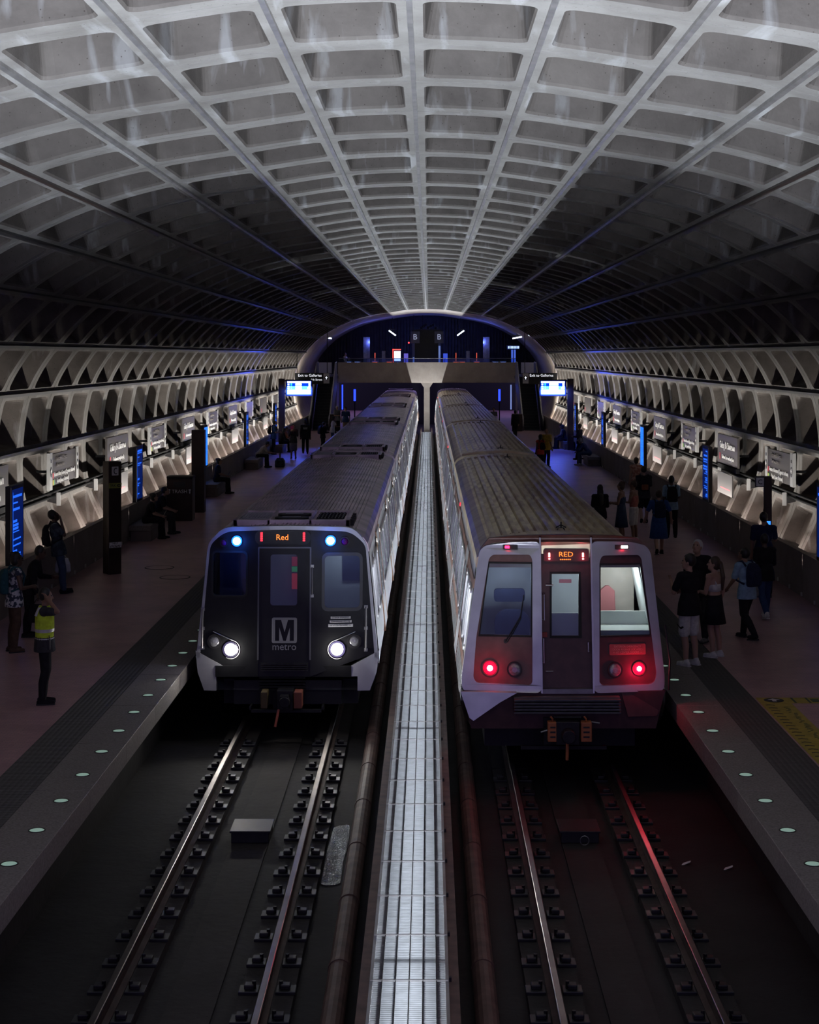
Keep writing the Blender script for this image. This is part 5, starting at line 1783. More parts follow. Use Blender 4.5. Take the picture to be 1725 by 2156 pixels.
LEG = {
    'stand': dict(k=(0.02, 0.02), a=(-0.03, -0.03), kz=(0.50, 0.50), az=(0.085, 0.085), t=(0, 0), hz=0.93),
    'walk': dict(k=(-0.02, 0.16), a=(-0.33, 0.22), kz=(0.49, 0.51), az=(0.15, 0.085), t=(-0.35, 0), hz=0.90),
    'sit': dict(k=(0.46, 0.44), a=(0.50, 0.40), kz=(0.55, 0.55), az=(0.085, 0.085), t=(0, 0), hz=0.58),
}
ARM = {   # elbow from shoulder, wrist from shoulder; x outwards
    'down': ((0.045, -0.03, -0.29), (0.055, 0.05, -0.54)),
    'hold': ((0.04, 0.05, -0.28), (-0.09, 0.28, -0.28)),
    'phone': ((0.04, 0.13, -0.25), (-0.10, 0.30, -0.02)),
    'chest': ((0.06, 0.10, -0.26), (-0.10, 0.30, -0.12)),
    'head': ((0.16, 0.20, 0.02), (-0.03, 0.05, 0.19)),
    'face': ((0.06, 0.16, -0.20), (-0.06, 0.14, 0.10)),
    'lap': ((0.05, 0.07, -0.28), (-0.08, 0.30, -0.36)),
    'swf': ((0.04, 0.09, -0.28), (0.03, 0.27, -0.46)),
    'swb': ((0.06, -0.16, -0.24), (0.07, -0.26, -0.47)),
    'out': ((0.12, 0.0, -0.26), (0.16, 0.12, -0.46)),
    'fwd': ((0.05, 0.18, -0.24), (0.0, 0.42, -0.28)),
}


def person(label, x, y, h, face, pose='stand', lean=0.0, arms=('down', 'down'), skin=SKIN_L, hair='black', style='short', top='black', sleeve='short',
           bottom='trousers', bcol='black', shoes='black', near=False, look=(0, 0), z=0.0, tilt=None, vest=False, wide=1.0, socks=None, crop=0.0, hood=False, eyes=True, band=None):
    """face: heading in degrees, 0 = away from the viewer (+y), 90 = towards -x; returns root and a dict of joints"""
    k = h / 1.75
    root = thing('person', label, 'person', (x, y, z), math.radians(face))
    if tilt:
        root.rotation_euler = (tilt[0], tilt[1], math.radians(face))
    vx = 0.011 if near else 0.015
    L = LEG[pose]
    hip = Vector((0, 0, L['hz']))
    sp = Vector((0, math.sin(lean), math.cos(lean)))
    fw = Vector((0, math.cos(lean), -math.sin(lean)))
    def T(px, py, pz): return Vector((px, 0, 0)) + hip + fw * py + sp * pz
    sh = [T(-0.175 * wide, 0, 0.49), T(0.175 * wide, 0, 0.49)]
    headc = T(0, 0.02, 0.70)
    M = Matrix.Rotation(math.radians(look[0]), 3, 'Z') @ Matrix.Rotation(-math.radians(look[1]) - lean * 0.5, 3, 'X')
    def Hd(px, py, pz): return headc + M @ Vector((px, py, pz))
    hips = [hip + Vector((-0.09, 0, 0)), hip + Vector((0.09, 0, 0))]
    kn = [Vector(((-1) ** (i + 1) * 0.10, L['k'][i], L['kz'][i])) for i in (0, 1)]
    an = [Vector(((-1) ** (i + 1) * 0.11, L['a'][i], L['az'][i])) for i in (0, 1)]
    el, wr = [], []
    for i in (0, 1):
        sg = -1 if i == 0 else 1
        e, w = ARM[arms[i]]
        swap = Vector((sg * e[0], e[1], e[2])); el.append(sh[i] + swap)
        wr.append(sh[i] + Vector((sg * w[0], w[1], w[2])))
    S = lambda v: v * k
    def blob(): return MB()
    def E(b, c, r, Mx=None): b.ell(S(c), tuple(q * k for q in r), 14, 10, Mx)
    def K(b, a, c, r0, r1): b.cap(S(a), S(c), r0 * k, r1 * k)
    Ms = Matrix.Rotation(-lean, 3, 'X')
    def torso(b, g, lo=0.0):
        E(b, T(0, 0.0, 0.36), (0.158 * wide + g, 0.108 + g, 0.19 + g * 0.5), Ms)
        if lo < 0.2:
            E(b, T(0, 0.005, 0.14), (0.142 * wide + g, 0.100 + g, 0.17 + g * 0.3), Ms)
        K(b, sh[0], sh[1], 0.062 + g * 0.7, 0.062 + g * 0.7)
        if lo <= 0.0:
            E(b, T(0, -0.01, 0.0), (0.162 * wide + g, 0.118 + g, 0.13 + g), Ms)
    # body: one continuous surface
    b = blob()
    torso(b, 0)
    K(b, T(0, 0, 0.50), T(0, 0.012, 0.62), 0.058, 0.050)
    E(b, headc, (0.074, 0.094, 0.112), M)
    E(b, Hd(0, 0.035, -0.075), (0.055, 0.058, 0.055), M)
    K(b, Hd(0, 0.092, 0.0), Hd(0, 0.108, -0.03), 0.010, 0.014)
    for sg in (-1, 1):
        E(b, Hd(sg * 0.076, -0.005, -0.01), (0.012, 0.020, 0.032), M)
    for i in (0, 1):
        sg = -1 if i == 0 else 1
        K(b, sh[i], el[i], 0.050, 0.040)
        K(b, el[i], wr[i], 0.040, 0.027)
        d = (wr[i] - el[i]).normalized()
        side = d.cross(Vector((0, 1, 0.3))).normalized() if abs(d.y) < 0.9 else d.cross(Vector((0, 0, 1))).normalized()
        palm = wr[i] + d * 0.075
        K(b, wr[i] + side * 0.012, palm + side * 0.018, 0.024, 0.022)
        K(b, wr[i] - side * 0.012, palm - side * 0.018, 0.024, 0.022)
        nrm = d.cross(side).normalized()
        for q, ln in enumerate((0.066, 0.078, 0.072, 0.056)):
            base = palm + side * (0.032 - 0.021 * q)
            mid = base + d * ln * 0.55 + nrm * 0.010 * sg
            tip = mid + (d * 0.8 + nrm * 0.6 * sg).normalized() * ln * 0.5
            K(b, base - d * 0.01, mid, 0.0105, 0.0095); K(b, mid, tip, 0.0095, 0.0085)
        th0 = wr[i] + d * 0.03 + side * 0.03
        K(b, th0, th0 + (d * 0.6 + side * 0.7).normalized() * 0.055, 0.013, 0.010)
        K(b, hips[i], kn[i], 0.084, 0.056)
        K(b, kn[i], kn[i] * 0.6 + an[i] * 0.4 + Vector((0, -0.018, 0)), 0.056, 0.054)
        K(b, kn[i] * 0.6 + an[i] * 0.4 + Vector((0, -0.018, 0)), an[i], 0.054, 0.038)
        K(b, an[i] + Vector((0, -0.02, -0.035)), an[i] + Vector((0, 0.11, -0.045 + L['t'][i] * 0.12)), 0.034, 0.028)
    b.build('body', skin, root, remesh=vx, smooth=True, fixn=False)
    # face
    if eyes:
        for sg in (-1, 1):
            MB().ell(S(Hd(sg * 0.032, 0.083, 0.012)), 0.011 * k, 8, 6).build('eye', M_EYE, root)
        MB().ell(S(Hd(0, 0.088, -0.062)), (0.022 * k, 0.008 * k, 0.006 * k), 10, 6, M).build('mouth', M_LIP, root)
    # hair
    if style != 'bald':
        b = blob()
        E(b, Hd(0, -0.024, 0.030), (0.090, 0.098, 0.112), M)
        if style != 'short':
            E(b, Hd(0, -0.04, -0.02), (0.085, 0.075, 0.10), M)
        if style == 'long':
            K(b, Hd(-0.035, -0.06, -0.05), T(-0.04, -0.11, 0.30), 0.06, 0.05); K(b, Hd(0.035, -0.06, -0.05), T(0.04, -0.11, 0.30), 0.06, 0.05)
            K(b, T(0, -0.11, 0.52), T(0, -0.125, 0.28), 0.07, 0.06)
        if style == 'ponytail':
            E(b, Hd(0, -0.115, 0.03), (0.035, 0.035, 0.035), M)
            K(b, Hd(0, -0.125, 0.02), T(0.02, -0.16, 0.48), 0.035, 0.042); K(b, T(0.02, -0.16, 0.48), T(0.03, -0.14, 0.26), 0.042, 0.022)
        if style == 'bun':
            E(b, Hd(0, -0.09, 0.09), (0.05, 0.05, 0.05), M)
        if style == 'afro':
            E(b, Hd(0, -0.03, 0.03), (0.12, 0.115, 0.125), M)
        hm = HAIR[hair]
        if style == 'cap':
            hm = C[hair] if hair in C else HAIR['black']
            K(b, Hd(0, 0.05, 0.055), Hd(0, 0.15, 0.045), 0.05, 0.03)
        b.build('cap' if style == 'cap' else 'hair', hm, root, remesh=vx, smooth=True, fixn=False)
    # top
    b = blob()
    g = 0.020
    torso(b, g, lo=crop)
    if crop == 0 and pose != 'sit' and bottom != 'dress':
        b.loft([[S(Vector((rx * math.cos(a), ry * math.sin(a), zz))) for a in [2 * PI * q / 20 for q in range(20)]] for zz, rx, ry in
                ((L['hz'] - 0.13, 0.205 * wide, 0.165), (L['hz'] + 0.05, 0.190 * wide, 0.152), (L['hz'] + 0.2, 0.15 * wide, 0.11))])
    for i in (0, 1):
        if sleeve == 'short':
            K(b, sh[i], sh[i].lerp(el[i], 0.72), 0.068, 0.064)
        elif sleeve == 'long':
            K(b, sh[i], el[i], 0.066, 0.056); K(b, el[i], el[i].lerp(wr[i], 0.95), 0.056, 0.042)
    if sleeve == 'strap':
        b = blob()
        E(b, T(0, 0.0, 0.30), (0.158 * wide + g, 0.108 + g, 0.11 if crop else 0.16), Ms)
        if not crop:
            E(b, T(0, 0.005, 0.14), (0.142 * wide + g, 0.100 + g, 0.17), Ms)
        for sg in (-1, 1):
            K(b, T(sg * 0.09, 0.1, 0.36), T(sg * 0.10, 0.02, 0.545), 0.014, 0.014); K(b, T(sg * 0.10, 0.02, 0.545), T(sg * 0.09, -0.10, 0.36), 0.014, 0.014)
    tp = b.build('shirt' if bottom != 'dress' else 'dress', C[top], root, remesh=vx, smooth=True, fixn=False)
    # bottoms
    b = blob()
    if bottom in ('trousers', 'shorts'):
        E(b, T(0, -0.01, 0.0), (0.172 * wide, 0.128, 0.12), Ms)
        for i in (0, 1):
            if bottom == 'trousers':
                K(b, hips[i], kn[i], 0.100, 0.076); mc = kn[i] * 0.6 + an[i] * 0.4 + Vector((0, -0.016, 0)); K(b, kn[i], mc, 0.076, 0.074); K(b, mc, an[i].lerp(kn[i], 0.06), 0.074, 0.060)
            else:
                K(b, hips[i], hips[i].lerp(kn[i], 0.92), 0.102, 0.094)
        b.build(bottom, C[bcol], root, remesh=vx, smooth=True, fixn=False)
    elif bottom in ('skirt', 'dress', 'longskirt'):
        z1 = {'skirt': L['hz'] - 0.34, 'dress': L['hz'] - 0.46, 'longskirt': L['hz'] - 0.48}[bottom]
        w0 = 0.158 * wide
        b.loft([[S(Vector((rx * math.cos(a) * (1 + 0.03 * math.sin(7 * a)), ry * math.sin(a), zz))) for a in [2 * PI * q / 28 for q in range(28)]] for zz, rx, ry in
                ((z1, w0 + (0.075 if bottom != 'longskirt' else 0.03), 0.19 if bottom != 'longskirt' else 0.16), (L['hz'] - 0.1, w0 + 0.035, 0.145), (L['hz'] + 0.03, w0 + 0.018, 0.13), (L['hz'] + 0.16, w0 - 0.006, 0.112))])
        b.build('skirt', C[bcol], root, smooth=True)
    # shoes
    for i in (0, 1):
        b = blob()
        hd = L['t'][i]
        a0 = an[i]
        d = Vector((0, 1, hd * 0.35))
        hl = a0 + Vector((0, -0.045, -0.040))
        if hl.z < 0.045: hl.z = 0.045
        to = hl + d * 0.205
        to.z = max(0.035, to.z - 0.008)
        K(b, hl, hl.lerp(to, 0.5), 0.043, 0.046); K(b, hl.lerp(to, 0.5), to, 0.046, 0.034)
        K(b, a0 + Vector((0, -0.01, 0.0)), hl + Vector((0, 0.03, 0)), 0.048, 0.045)
        sh_ = b.build('shoe', C[shoes], root, remesh=vx, smooth=True, fixn=False)
        if near:
            s0 = MB()
            lo = min(hl.z - 0.043, to.z - 0.034)
            outl = rpoly([(-0.042, -0.045), (0.042, -0.045), (0.048, 0.1), (0.036, 0.235), (-0.036, 0.235), (-0.048, 0.1)], 0.03)
            s0.plate([((hl.x + u) * k, (hl.y + v) * k) for u, v in outl], [], lambda u, v, o: (u, v, max(0.001, lo * k) + o + (hd * 0.35) * (v / k - hl.y) * k), 0.022 * k, 0.022 * k)
            s0.build('sole', C['white'] if shoes == 'white' else C['charcoal'], sh_)
    if vest:
        rows = ((0.0, 0.185, 0.145), (0.12, 0.176, 0.138), (0.26, 0.190, 0.145), (0.40, 0.195, 0.142), (0.50, 0.17, 0.115), (0.555, 0.10, 0.085))
        def ring(zz, rx, ry): return [S(T(rx * math.cos(a), ry * math.sin(a), zz)) for a in [2 * PI * q / 24 for q in range(24)]]
        v = MB().loft([ring(*r) for r in rows]).build('safety_vest', C['hivis'], root, smooth=True)
        for z0 in (0.03, 0.17, ):
            def rr(z):
                for r0, r1 in zip(rows[:-1], rows[1:]):
                    if r0[0] <= z <= r1[0]:
                        t = (z - r0[0]) / (r1[0] - r0[0]); return (z, r0[1] + (r1[1] - r0[1]) * t + 0.005, r0[2] + (r1[2] - r0[2]) * t + 0.005)
            MB().loft([ring(*rr(z0)), ring(*rr(z0 + 0.05))], caps=False).build('reflective_band', C['silver'], v, smooth=True)
        for sg in (-1, 1):
            MB().tube([S(T(sg * 0.11, 0.125, 0.42)), S(T(sg * 0.115, 0.08, 0.53)), S(T(sg * 0.115, -0.08, 0.53)), S(T(sg * 0.11, -0.125, 0.42))], 0.022).build('reflective_band', C['silver'], v)
    J = dict(k=k, T=T, S=S, sh=sh, wr=wr, el=el, head=Hd, root=root, hip=hip)
    R = Matrix.Rotation(math.radians(face), 4, 'Z')
    def W(v):     # world position of a body point
        v = S(Vector(v))
        if tilt:
            from mathutils import Euler
            return Euler((tilt[0], tilt[1], math.radians(face))).to_matrix() @ v + Vector((x, y, z))
        return (R @ v.to_4d()).to_3d() + Vector((x, y, z)) if False else (R.to_3x3() @ v) + Vector((x, y, z))
    J['W'] = W
    return root, J


def backpack(label, J, col, accent=None, big=1.0):
    r = J['root']; k = J['k']; T = J['T']
    p = J['W'](T(0, -0.13, 0.10))
    t = thing('backpack', label, 'backpack', p)
    t.rotation_euler = r.rotation_euler
    rings = []
    for zz, w, d in ((0, 0.12, 0.10), (0.03, 0.145, 0.14), (0.2, 0.15, 0.16), (0.34, 0.14, 0.13), (0.42, 0.10, 0.08), (0.44, 0.05, 0.05)):
        w *= big; zz *= big
        rings.append([Vector((u * k, (v - 0.0) * k, zz * k)) for u, v in rpoly([(-w, -d), (w, -d), (w, 0.0), (-w, 0.0)], 0.045)])
    MB().loft(rings).build('bag', C[col], t, smooth=True)
    mb = MB().plate(rrect(-0.10 * k, 0.04 * k, 0.10 * k, 0.2 * k, 0.03), [], lambda u, v, o: (u, -0.155 * k - o, v), 0.02, 0.03)
    mb.build('front_pocket', C[accent] if accent else C[col], t)
    for sg in (-1, 1):
        w = lambda v: J['W'](v) - p
        inv = r.rotation_euler.to_matrix().inverted()
        pts = [T(sg * 0.10, -0.135, 0.48), T(sg * 0.12, -0.06, 0.575), T(sg * 0.125, 0.05, 0.555), T(sg * 0.12, 0.135, 0.42), T(sg * 0.15, 0.10, 0.22), T(sg * 0.15, -0.10, 0.15)]
        MB().tube([inv @ w(q) for q in pts], 0.020 * k, 6).build('strap', C[col], t)
    return t


def phone(label, J, i, glow=None, size=1.0, m=None, name='phone', both=False, up=0.08):
    a = J['wr'][i]
    c = (J['wr'][0] + J['wr'][1]) / 2 if both else a
    d = (J['wr'][i] - J['el'][i]).normalized()
    p = J['W'](c + Vector((0, 0.06, up)) if not both else c + d * 0.09 + Vector((0, 0, up)))
    t = thing(name, label, name, p)
    t.rotation_euler = (J['root'].rotation_euler[0] - 0.5, J['root'].rotation_euler[1], J['root'].rotation_euler[2])
    w, hh = 0.038 * size, 0.078 * size
    MB().plate(rrect(-w, -hh, w, hh, 0.01), [], lambda u, v, o: (u, -o, v), 0.004, 0.01).build('case', m or C['black'], t)
    if glow:
        MB().plate(rrect(-w + 0.004, -hh + 0.004, w - 0.004, hh - 0.004, 0.006), [], lambda u, v, o: (u, -0.004 - o, v), 0.002, 0.002).build('screen', glow, t)
    return t


def handbag(label, J, i, col, w=0.15, h=0.24, d=0.08, name='bag', drop=0.12):
    q = J['wr'][i] + (J['wr'][i] - J['el'][i]).normalized() * 0.10
    p = J['W'](q)
    t = thing(name, label, 'bag', p)
    t.rotation_euler = (0, 0, J['root'].rotation_euler[2])
    rings = [[Vector((u, v, -drop - h + zz)) for u, v in rpoly([(-d * s_, -w * s_), (d * s_, -w * s_), (d * s_, w * s_), (-d * s_, w * s_)], 0.02)] for zz, s_ in ((0, 0.85), (0.03, 1.0), (h * 0.6, 0.95), (h, 0.7))]
    MB().loft(rings).build('pouch', col if not isinstance(col, str) else C[col], t)
    for sg in (-1, 1):
        MB().tube([(sg * d * 0.4, -w * 0.5, -drop), (sg * d * 0.2, -w * 0.2, -0.02), (0, 0, 0.0), (sg * d * 0.2, w * 0.2, -0.02), (sg * d * 0.4, w * 0.5, -drop)], 0.007, 6).build('handle', col if not isinstance(col, str) else C[col], t)
    return t


def at(px, D): return (px - 903) * D / 3560.0 + 0.18


# left platform
D_ = 25.2
r, J = person('worker in a yellow reflective vest with one arm raised to the head', at(94, D_), D_, 1.72, -80, 'stand', 0.0, ('down', 'head'), SKIN_T, 'black', 'short', 'charcoal', 'short', 'trousers', 'black', 'black', near=True, vest=True)
rd = thing('radio', 'small black radio clipped to the belt of the worker in the yellow vest', 'radio', J['W'](J['T'](0.17, 0.06, 0.0)))
MB().box(-0.03, 0.03, -0.02, 0.02, -0.08, 0.06).build('case', M_BLACK, rd, bevel=0.005); MB().cyl((0.015, 0, 0.06), (0.015, 0, 0.13), 0.006).build('antenna', M_BLACK, rd)
D_ = 29.6
r, J = person('person in a white floral sleeveless top with a green backpack at the far left', at(30, D_), D_, 1.74, -62, 'stand', 0.04, ('down', 'hold'), SKIN_D, 'black', 'bun', 'floral', 'none', 'trousers', 'brown', 'brown', near=True)
backpack('dark green backpack on the person in the white floral top', J, 'teal')
D_ = 31.2
r, J = person('person in black stooping behind the floral top at the far left', at(60, D_), D_, 1.70, -85, 'stand', 0.3, ('hold', 'down'), SKIN_D, 'black', 'short', 'black', 'long', 'trousers', 'black', 'black', near=True)
handbag('large black bag hanging from the stooping person in black at the far left', J, 1, 'black', 0.2, 0.32, 0.1)
D_ = 36.9
r, J = person('person leaning back on the left parapet with a hand at the face', at(138, D_), D_, 1.84, -75, 'stand', 0.0, ('down', 'face'), SKIN_D, 'black', 'short', 'camo', 'short', 'trousers', 'denim', 'black', near=True, tilt=(math.radians(9), 0.0), look=(10, -15))
backpack('black backpack on the person leaning on the left parapet', J, 'black')
m_bag = mat('pale_plastic_bag', (0.45, 0.47, 0.5), 0.35)
handbag('pale plastic carrier bag held by the person leaning on the left parapet', J, 0, m_bag, 0.17, 0.30, 0.09, drop=0.10)
r, J = person('seated person on the near left bench, hair tied back, holding a pale tablet', -7.78, 47.7, 1.66, -82, 'sit', 0.30, ('lap', 'lap'), SKIN_L, 'black', 'bun', 'black', 'short', 'trousers', 'black', 'black', look=(0, -18))
phone('pale tablet in the hands of the seated person with tied hair', J, 1, None, 1.6, C['beige'], 'tablet', both=True)
r, J = person('short haired seated person in black on the near left bench beside the trash bin', -7.72, 49.0, 1.78, -85, 'sit', 0.36, ('lap', 'lap'), SKIN_L, 'black', 'short', 'black', 'short', 'trousers', 'charcoal', 'charcoal', look=(0, -25))
r, J = person('woman seated alone on the second left bench with legs stretched out', -7.75, 63.2, 1.68, -85, 'sit', 0.12, ('lap', 'lap'), SKIN_T, 'black', 'bun', 'navy', 'short', 'trousers', 'black', 'black', look=(0, -10))
phone('rounded blue pouch on the lap of the woman seated on the second left bench', J, 1, None, 2.2, C['blue'], 'pouch', both=True, up=0.05)
r, J = person('person in a beige top bent far forward on the third left bench', -7.72, 77.9, 1.74, -85, 'sit', 0.72, ('fwd', 'fwd'), SKIN_T, 'black', 'short', 'beige', 'short', 'trousers', 'black', 'black')
t = thing('patterned_bag', 'dark patterned travel bag on the floor before the third left bench', 'bag', (-6.72, 78.4, 0))
MB().loft([[Vector((u, v, z)) for u, v in rpoly([(-0.22 * s_, -0.3 * s_), (0.22 * s_, -0.3 * s_), (0.22 * s_, 0.3 * s_), (-0.22 * s_, 0.3 * s_)], 0.06)] for z, s_ in ((0, 0.9), (0.05, 1), (0.3, 0.95), (0.42, 0.6))]).build('bag_body', C['camo'], t, smooth=False)
MB().tube([(0, -0.2, 0.4), (0, -0.15, 0.62), (0, 0, 0.7), (0, 0.15, 0.62), (0, 0.2, 0.4)], 0.015).build('handle', C['black'], t)
r, J = person('man in a blue shirt with a backpack looking down beside the left parapet', at(576, 88.0), 88.0, 1.80, -80, 'stand', 0.08, ('hold', 'hold'), SKIN_L, 'black', 'short', 'blue', 'short', 'trousers', 'navy', 'black', look=(0, -30))
backpack('black backpack on the man in the blue shirt near the left wall', J, 'black')
r, J = person('long haired woman in dark clothes seated on the farthest left bench', -7.68, 90.0, 1.66, -75, 'sit', 0.25, ('lap', 'lap'), SKIN_T, 'black', 'long', 'black', 'long', 'trousers', 'black', 'black')
r, J = person('person in an orange top seated behind the woman with the pink phone', -7.6, 91.4, 1.66, -85, 'sit', 0.15, ('lap', 'chest'), SKIN_T, 'brown', 'short', 'rust', 'long', 'trousers', 'charcoal', 'black')
r, J = person('woman in a grey skirt and brown boots holding up a pink phone', at(618, 84.5), 84.5, 1.74, 178, 'stand', 0.0, ('phone', 'phone'), SKIN_T, 'black', 'bun', 'charcoal', 'long', 'longskirt', 'grey', 'brown')
phone('glowing pink phone held before the face of the woman in the grey skirt', J, 0, emis('phone_pink', (1.0, 0.12, 0.25), 1.2), 1.6, mat('pink_case', (0.8, 0.1, 0.25), 0.4), both=True, up=0.1)
r, J = person('officer in black seen from behind with white lettering across the shoulders', at(643, 88.5), 88.5, 1.84, 5, 'walk', 0.0, ('down', 'down'), SKIN_D, 'black', 'short', 'black', 'long', 'trousers', 'black', 'black')
p = J['T'](0, -0.14, 0.40) * J['k']
for q, (zz, ww) in enumerate(((0.0, 0.12), (-0.055, 0.10))):
    mb = MB()
    for c_ in range(6):
        mb.box(-ww + c_ * ww / 3, -ww + c_ * ww / 3 + 0.026, p.y - 0.012, p.y, p.z + zz, p.z + zz + 0.036)
    mb.build('back_lettering', C['white'], r)
r, J = person('dark figure with a large black backpack close to the left train', at(680, 90.5), 90.5, 1.60, -60, 'stand', 0.1, ('hold', 'hold'), SKIN_T, 'black', 'short', 'black', 'long', 'trousers', 'black', 'black')
backpack('large black backpack on the dark figure close to the left train', J, 'black', big=1.15)
r, J = person('woman in a white shirt with a hand to her chin close to the left train', at(700, 96.5), 96.5, 1.68, -80, 'stand', 0.1, ('hold', 'face'), SKIN_T, 'black', 'bun', 'white', 'short', 'trousers', 'denim', 'black')
r, J = person('man in a blue tee facing the viewer beside the left train roof', at(728, 110.0), 110.0, 1.80, 175, 'stand', 0.0, ('down', 'down'), SKIN_L, 'brown', 'short', 'medblue', 'short', 'shorts', 'tan', 'black', wide=1.15)
r, J = person('fair headed person in grey behind the white shirted woman', at(710, 112.0), 112.0, 1.82, -150, 'stand', 0.0, ('down', 'hold'), SKIN_L, 'grey', 'short', 'grey', 'short', 'trousers', 'black', 'black')

# right platform
D_ = 28.3
r, J = person('young man in a black tee and white shorts standing beside the right train', at(1452, D_), D_, 1.86, 38, 'stand', 0.0, ('chest', 'hold'), SKIN_L, 'black', 'short', 'black', 'short', 'shorts', 'white', 'white', near=True, look=(35, -5), wide=1.08)
mb = MB().plate(rpoly([(-0.07, 0.0), (-0.02, -0.035), (0.08, 0.04), (-0.015, 0.0), (-0.05, 0.02)], 0.01), [], lambda u, v, o: (-0.195 - o, u + 0.02, 0.66 + v), 0.012, 0.02)
mb.build('shorts_mark', C['black'], r)
D_ = 30.6
r, J = person('grey haired man in a dark tee facing the young couple on the right platform', at(1471, D_), D_, 1.86, 150, 'stand', 0.05, ('down', 'down'), SKIN_L, 'grey', 'short', 'black', 'short', 'trousers', 'charcoal', 'grey', near=True, look=(0, -20))
D_ = 29.1
r, J = person('young woman in a white crop top and black skirt with a long ponytail', at(1505, D_), D_, 1.72, 48, 'stand', 0.0, ('hold', 'down'), SKIN_L, 'brown', 'ponytail', 'white', 'strap', 'skirt', 'black', 'white', near=True, look=(35, -5), crop=0.25)
D_ = 30.9
r, J = person('walking man in a pale blue tee with a dark backpack near the right edge', at(1573, D_), D_, 1.70, 32, 'walk', 0.10, ('swf', 'down'), SKIN_T, 'black', 'short', 'lightblue', 'short', 'trousers', 'black', 'black', near=True, look=(15, -25))
backpack('dark navy backpack on the walking man in the pale blue tee', J, 'navy')
D_ = 36.3
r, J = person('man in a dark shirt by the phone pylon looking at a blue lit phone', at(1609, D_), D_, 1.82, -12, 'stand', 0.0, ('down', 'phone'), SKIN_T, 'black', 'short', 'navy', 'short', 'trousers', 'charcoal', 'black', near=True, look=(-10, -10), wide=1.1)
phone('blue lit phone held by the man beside the phone pylon', J, 1, emis('phone_blue', (0.03, 0.2, 1.0), 2.0), 1.2, up=0.05)
D_ = 33.4
r, J = person('person in dark clothes and blue trousers walking in white shoes, right of the backpack man', at(1612, D_), D_, 1.68, 12, 'walk', 0.05, ('down', 'hold'), SKIN_D, 'black', 'short', 'black', 'long', 'trousers', 'medblue', 'white', near=True)
handbag('grey shoulder bag on the walker in white shoes near the right parapet', J, 0, 'grey', 0.16, 0.26, 0.09, drop=0.05)
D_ = 44.0
r, J = person('woman in a blue dress with a dark backpack walking away on the right platform', at(1388, D_), D_, 1.70, 2, 'walk', 0.05, ('out', 'out'), SKIN_L, 'brown', 'short', 'blue', 'short', 'dress', 'blue', 'black', near=True, wide=1.12, look=(0, -15))
backpack('round dark backpack on the woman in the blue dress', J, 'navy')
D_ = 48.0
r, J = person('person in a pale tee with a black backpack near the right parapet', at(1414, D_), D_, 1.76, 0, 'stand', 0.0, ('down', 'hold'), SKIN_D, 'black', 'short', 'lightblue', 'short', 'trousers', 'black', 'black')
backpack('black backpack on the person in the pale tee near the right parapet', J, 'black')
r, J = person('woman with long black hair standing beside the right train', at(1264, 46.0), 46.0, 1.66, 0, 'stand', 0.0, ('hold', 'hold'), SKIN_T, 'black', 'long', 'black', 'long', 'trousers', 'black', 'black')
r, J = person('woman in a denim pinafore with bare shoulders facing the right train', at(1309, 46.6), 46.6, 1.70, 70, 'stand', 0.0, ('hold', 'hold'), SKIN_T, 'brown', 'bun', 'denim', 'strap', 'dress', 'denim', 'white')
r, J = person('woman in a coral top and white shorts beside the woman in denim', at(1335, 47.2), 47.2, 1.68, 60, 'stand', 0.0, ('hold', 'down'), SKIN_T, 'brown', 'short', 'coral', 'strap', 'shorts', 'white', 'white', look=(10, 0))
r, J = person('woman in a coral flowered dress farther along the right parapet', at(1340, 58.0), 58.0, 1.68, 5, 'stand', 0.0, ('down', 'down'), SKIN_L, 'brown', 'bob' if False else 'bun', 'floralred', 'none', 'dress', 'floralred', 'tan')
r, J = person('person in dark shorts with a backpack that has an orange emblem', at(1356, 52.0), 52.0, 1.80, 0, 'walk', 0.0, ('down', 'fwd'), SKIN_L, 'black', 'short', 'charcoal', 'long', 'shorts', 'black', 'black')
backpack('black backpack with an orange emblem on the person in dark shorts', J, 'black', 'rust')
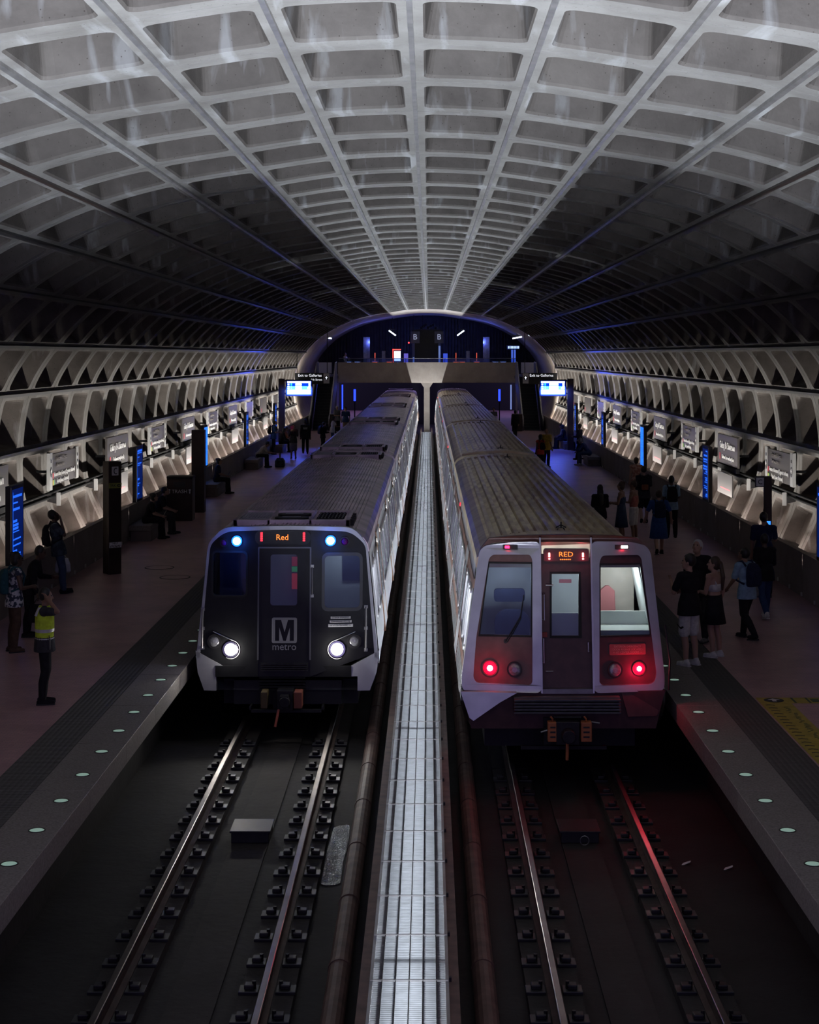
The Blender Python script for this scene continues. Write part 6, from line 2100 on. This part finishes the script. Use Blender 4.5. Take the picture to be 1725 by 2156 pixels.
r, J = person('bald man in a yellow shirt standing beside the right train', at(1151, 77.8), 77.8, 1.80, -35, 'stand', 0.0, ('down', 'down'), SKIN_T, 'black', 'bald', 'yellow', 'short', 'trousers', 'navy', 'black', look=(0, -10), wide=1.12)
r, J = person('person in a bright red top beside the bald man in yellow', at(1138, 75.5), 75.5, 1.64, 30, 'stand', 0.0, ('down', 'down'), SKIN_D, 'black', 'bun', 'red', 'none', 'trousers', 'black', 'black')
backpack('slim black backpack on the person in the bright red top', J, 'black', big=0.8)
r, J = person('man in a dark suit strolling past the nearer right bench', at(1221, 83.5), 83.5, 1.82, 60, 'walk', 0.0, ('hold', 'hold'), SKIN_D, 'black', 'short', 'navy', 'long', 'trousers', 'navy', 'black')
r, J = person('man in a pale cap and blue jacket hunched on the nearer right bench', 7.72, 79.6, 1.76, 80, 'sit', 0.6, ('fwd', 'lap'), SKIN_L, 'grey', 'cap', 'medblue', 'long', 'trousers', 'denim', 'white')
r, J = person('dark clothed person seated on the farther right bench, nearer the tracks side', 7.70, 93.2, 1.70, 85, 'sit', 0.2, ('lap', 'lap'), SKIN_D, 'black', 'short', 'black', 'long', 'trousers', 'black', 'black')
r, J = person('person in a cream top seated on the farther right bench', 7.70, 94.4, 1.70, 85, 'sit', 0.2, ('lap', 'lap'), SKIN_L, 'black', 'short', 'beige', 'short', 'trousers', 'charcoal', 'black')
r, J = person('pale topped person standing under the mezzanine right of the right train', at(1040, 112.0), 112.0, 1.70, 170, 'stand', 0.0, ('down', 'down'), SKIN_L, 'brown', 'short', 'grey', 'short', 'trousers', 'black', 'black')
r, J = person('person in black walking towards the right escalator', at(1085, 107.0), 107.0, 1.72, 10, 'walk', 0.0, ('down', 'down'), SKIN_T, 'black', 'short', 'black', 'long', 'trousers', 'black', 'black')
r, J = person('person in a pale top standing on the mezzanine at its left end', at(727, 132.0), 132.0, 1.74, -120, 'stand', 0.0, ('chest', 'chest'), SKIN_L, 'brown', 'short', 'beige', 'short', 'trousers', 'charcoal', 'black', z=3.6)
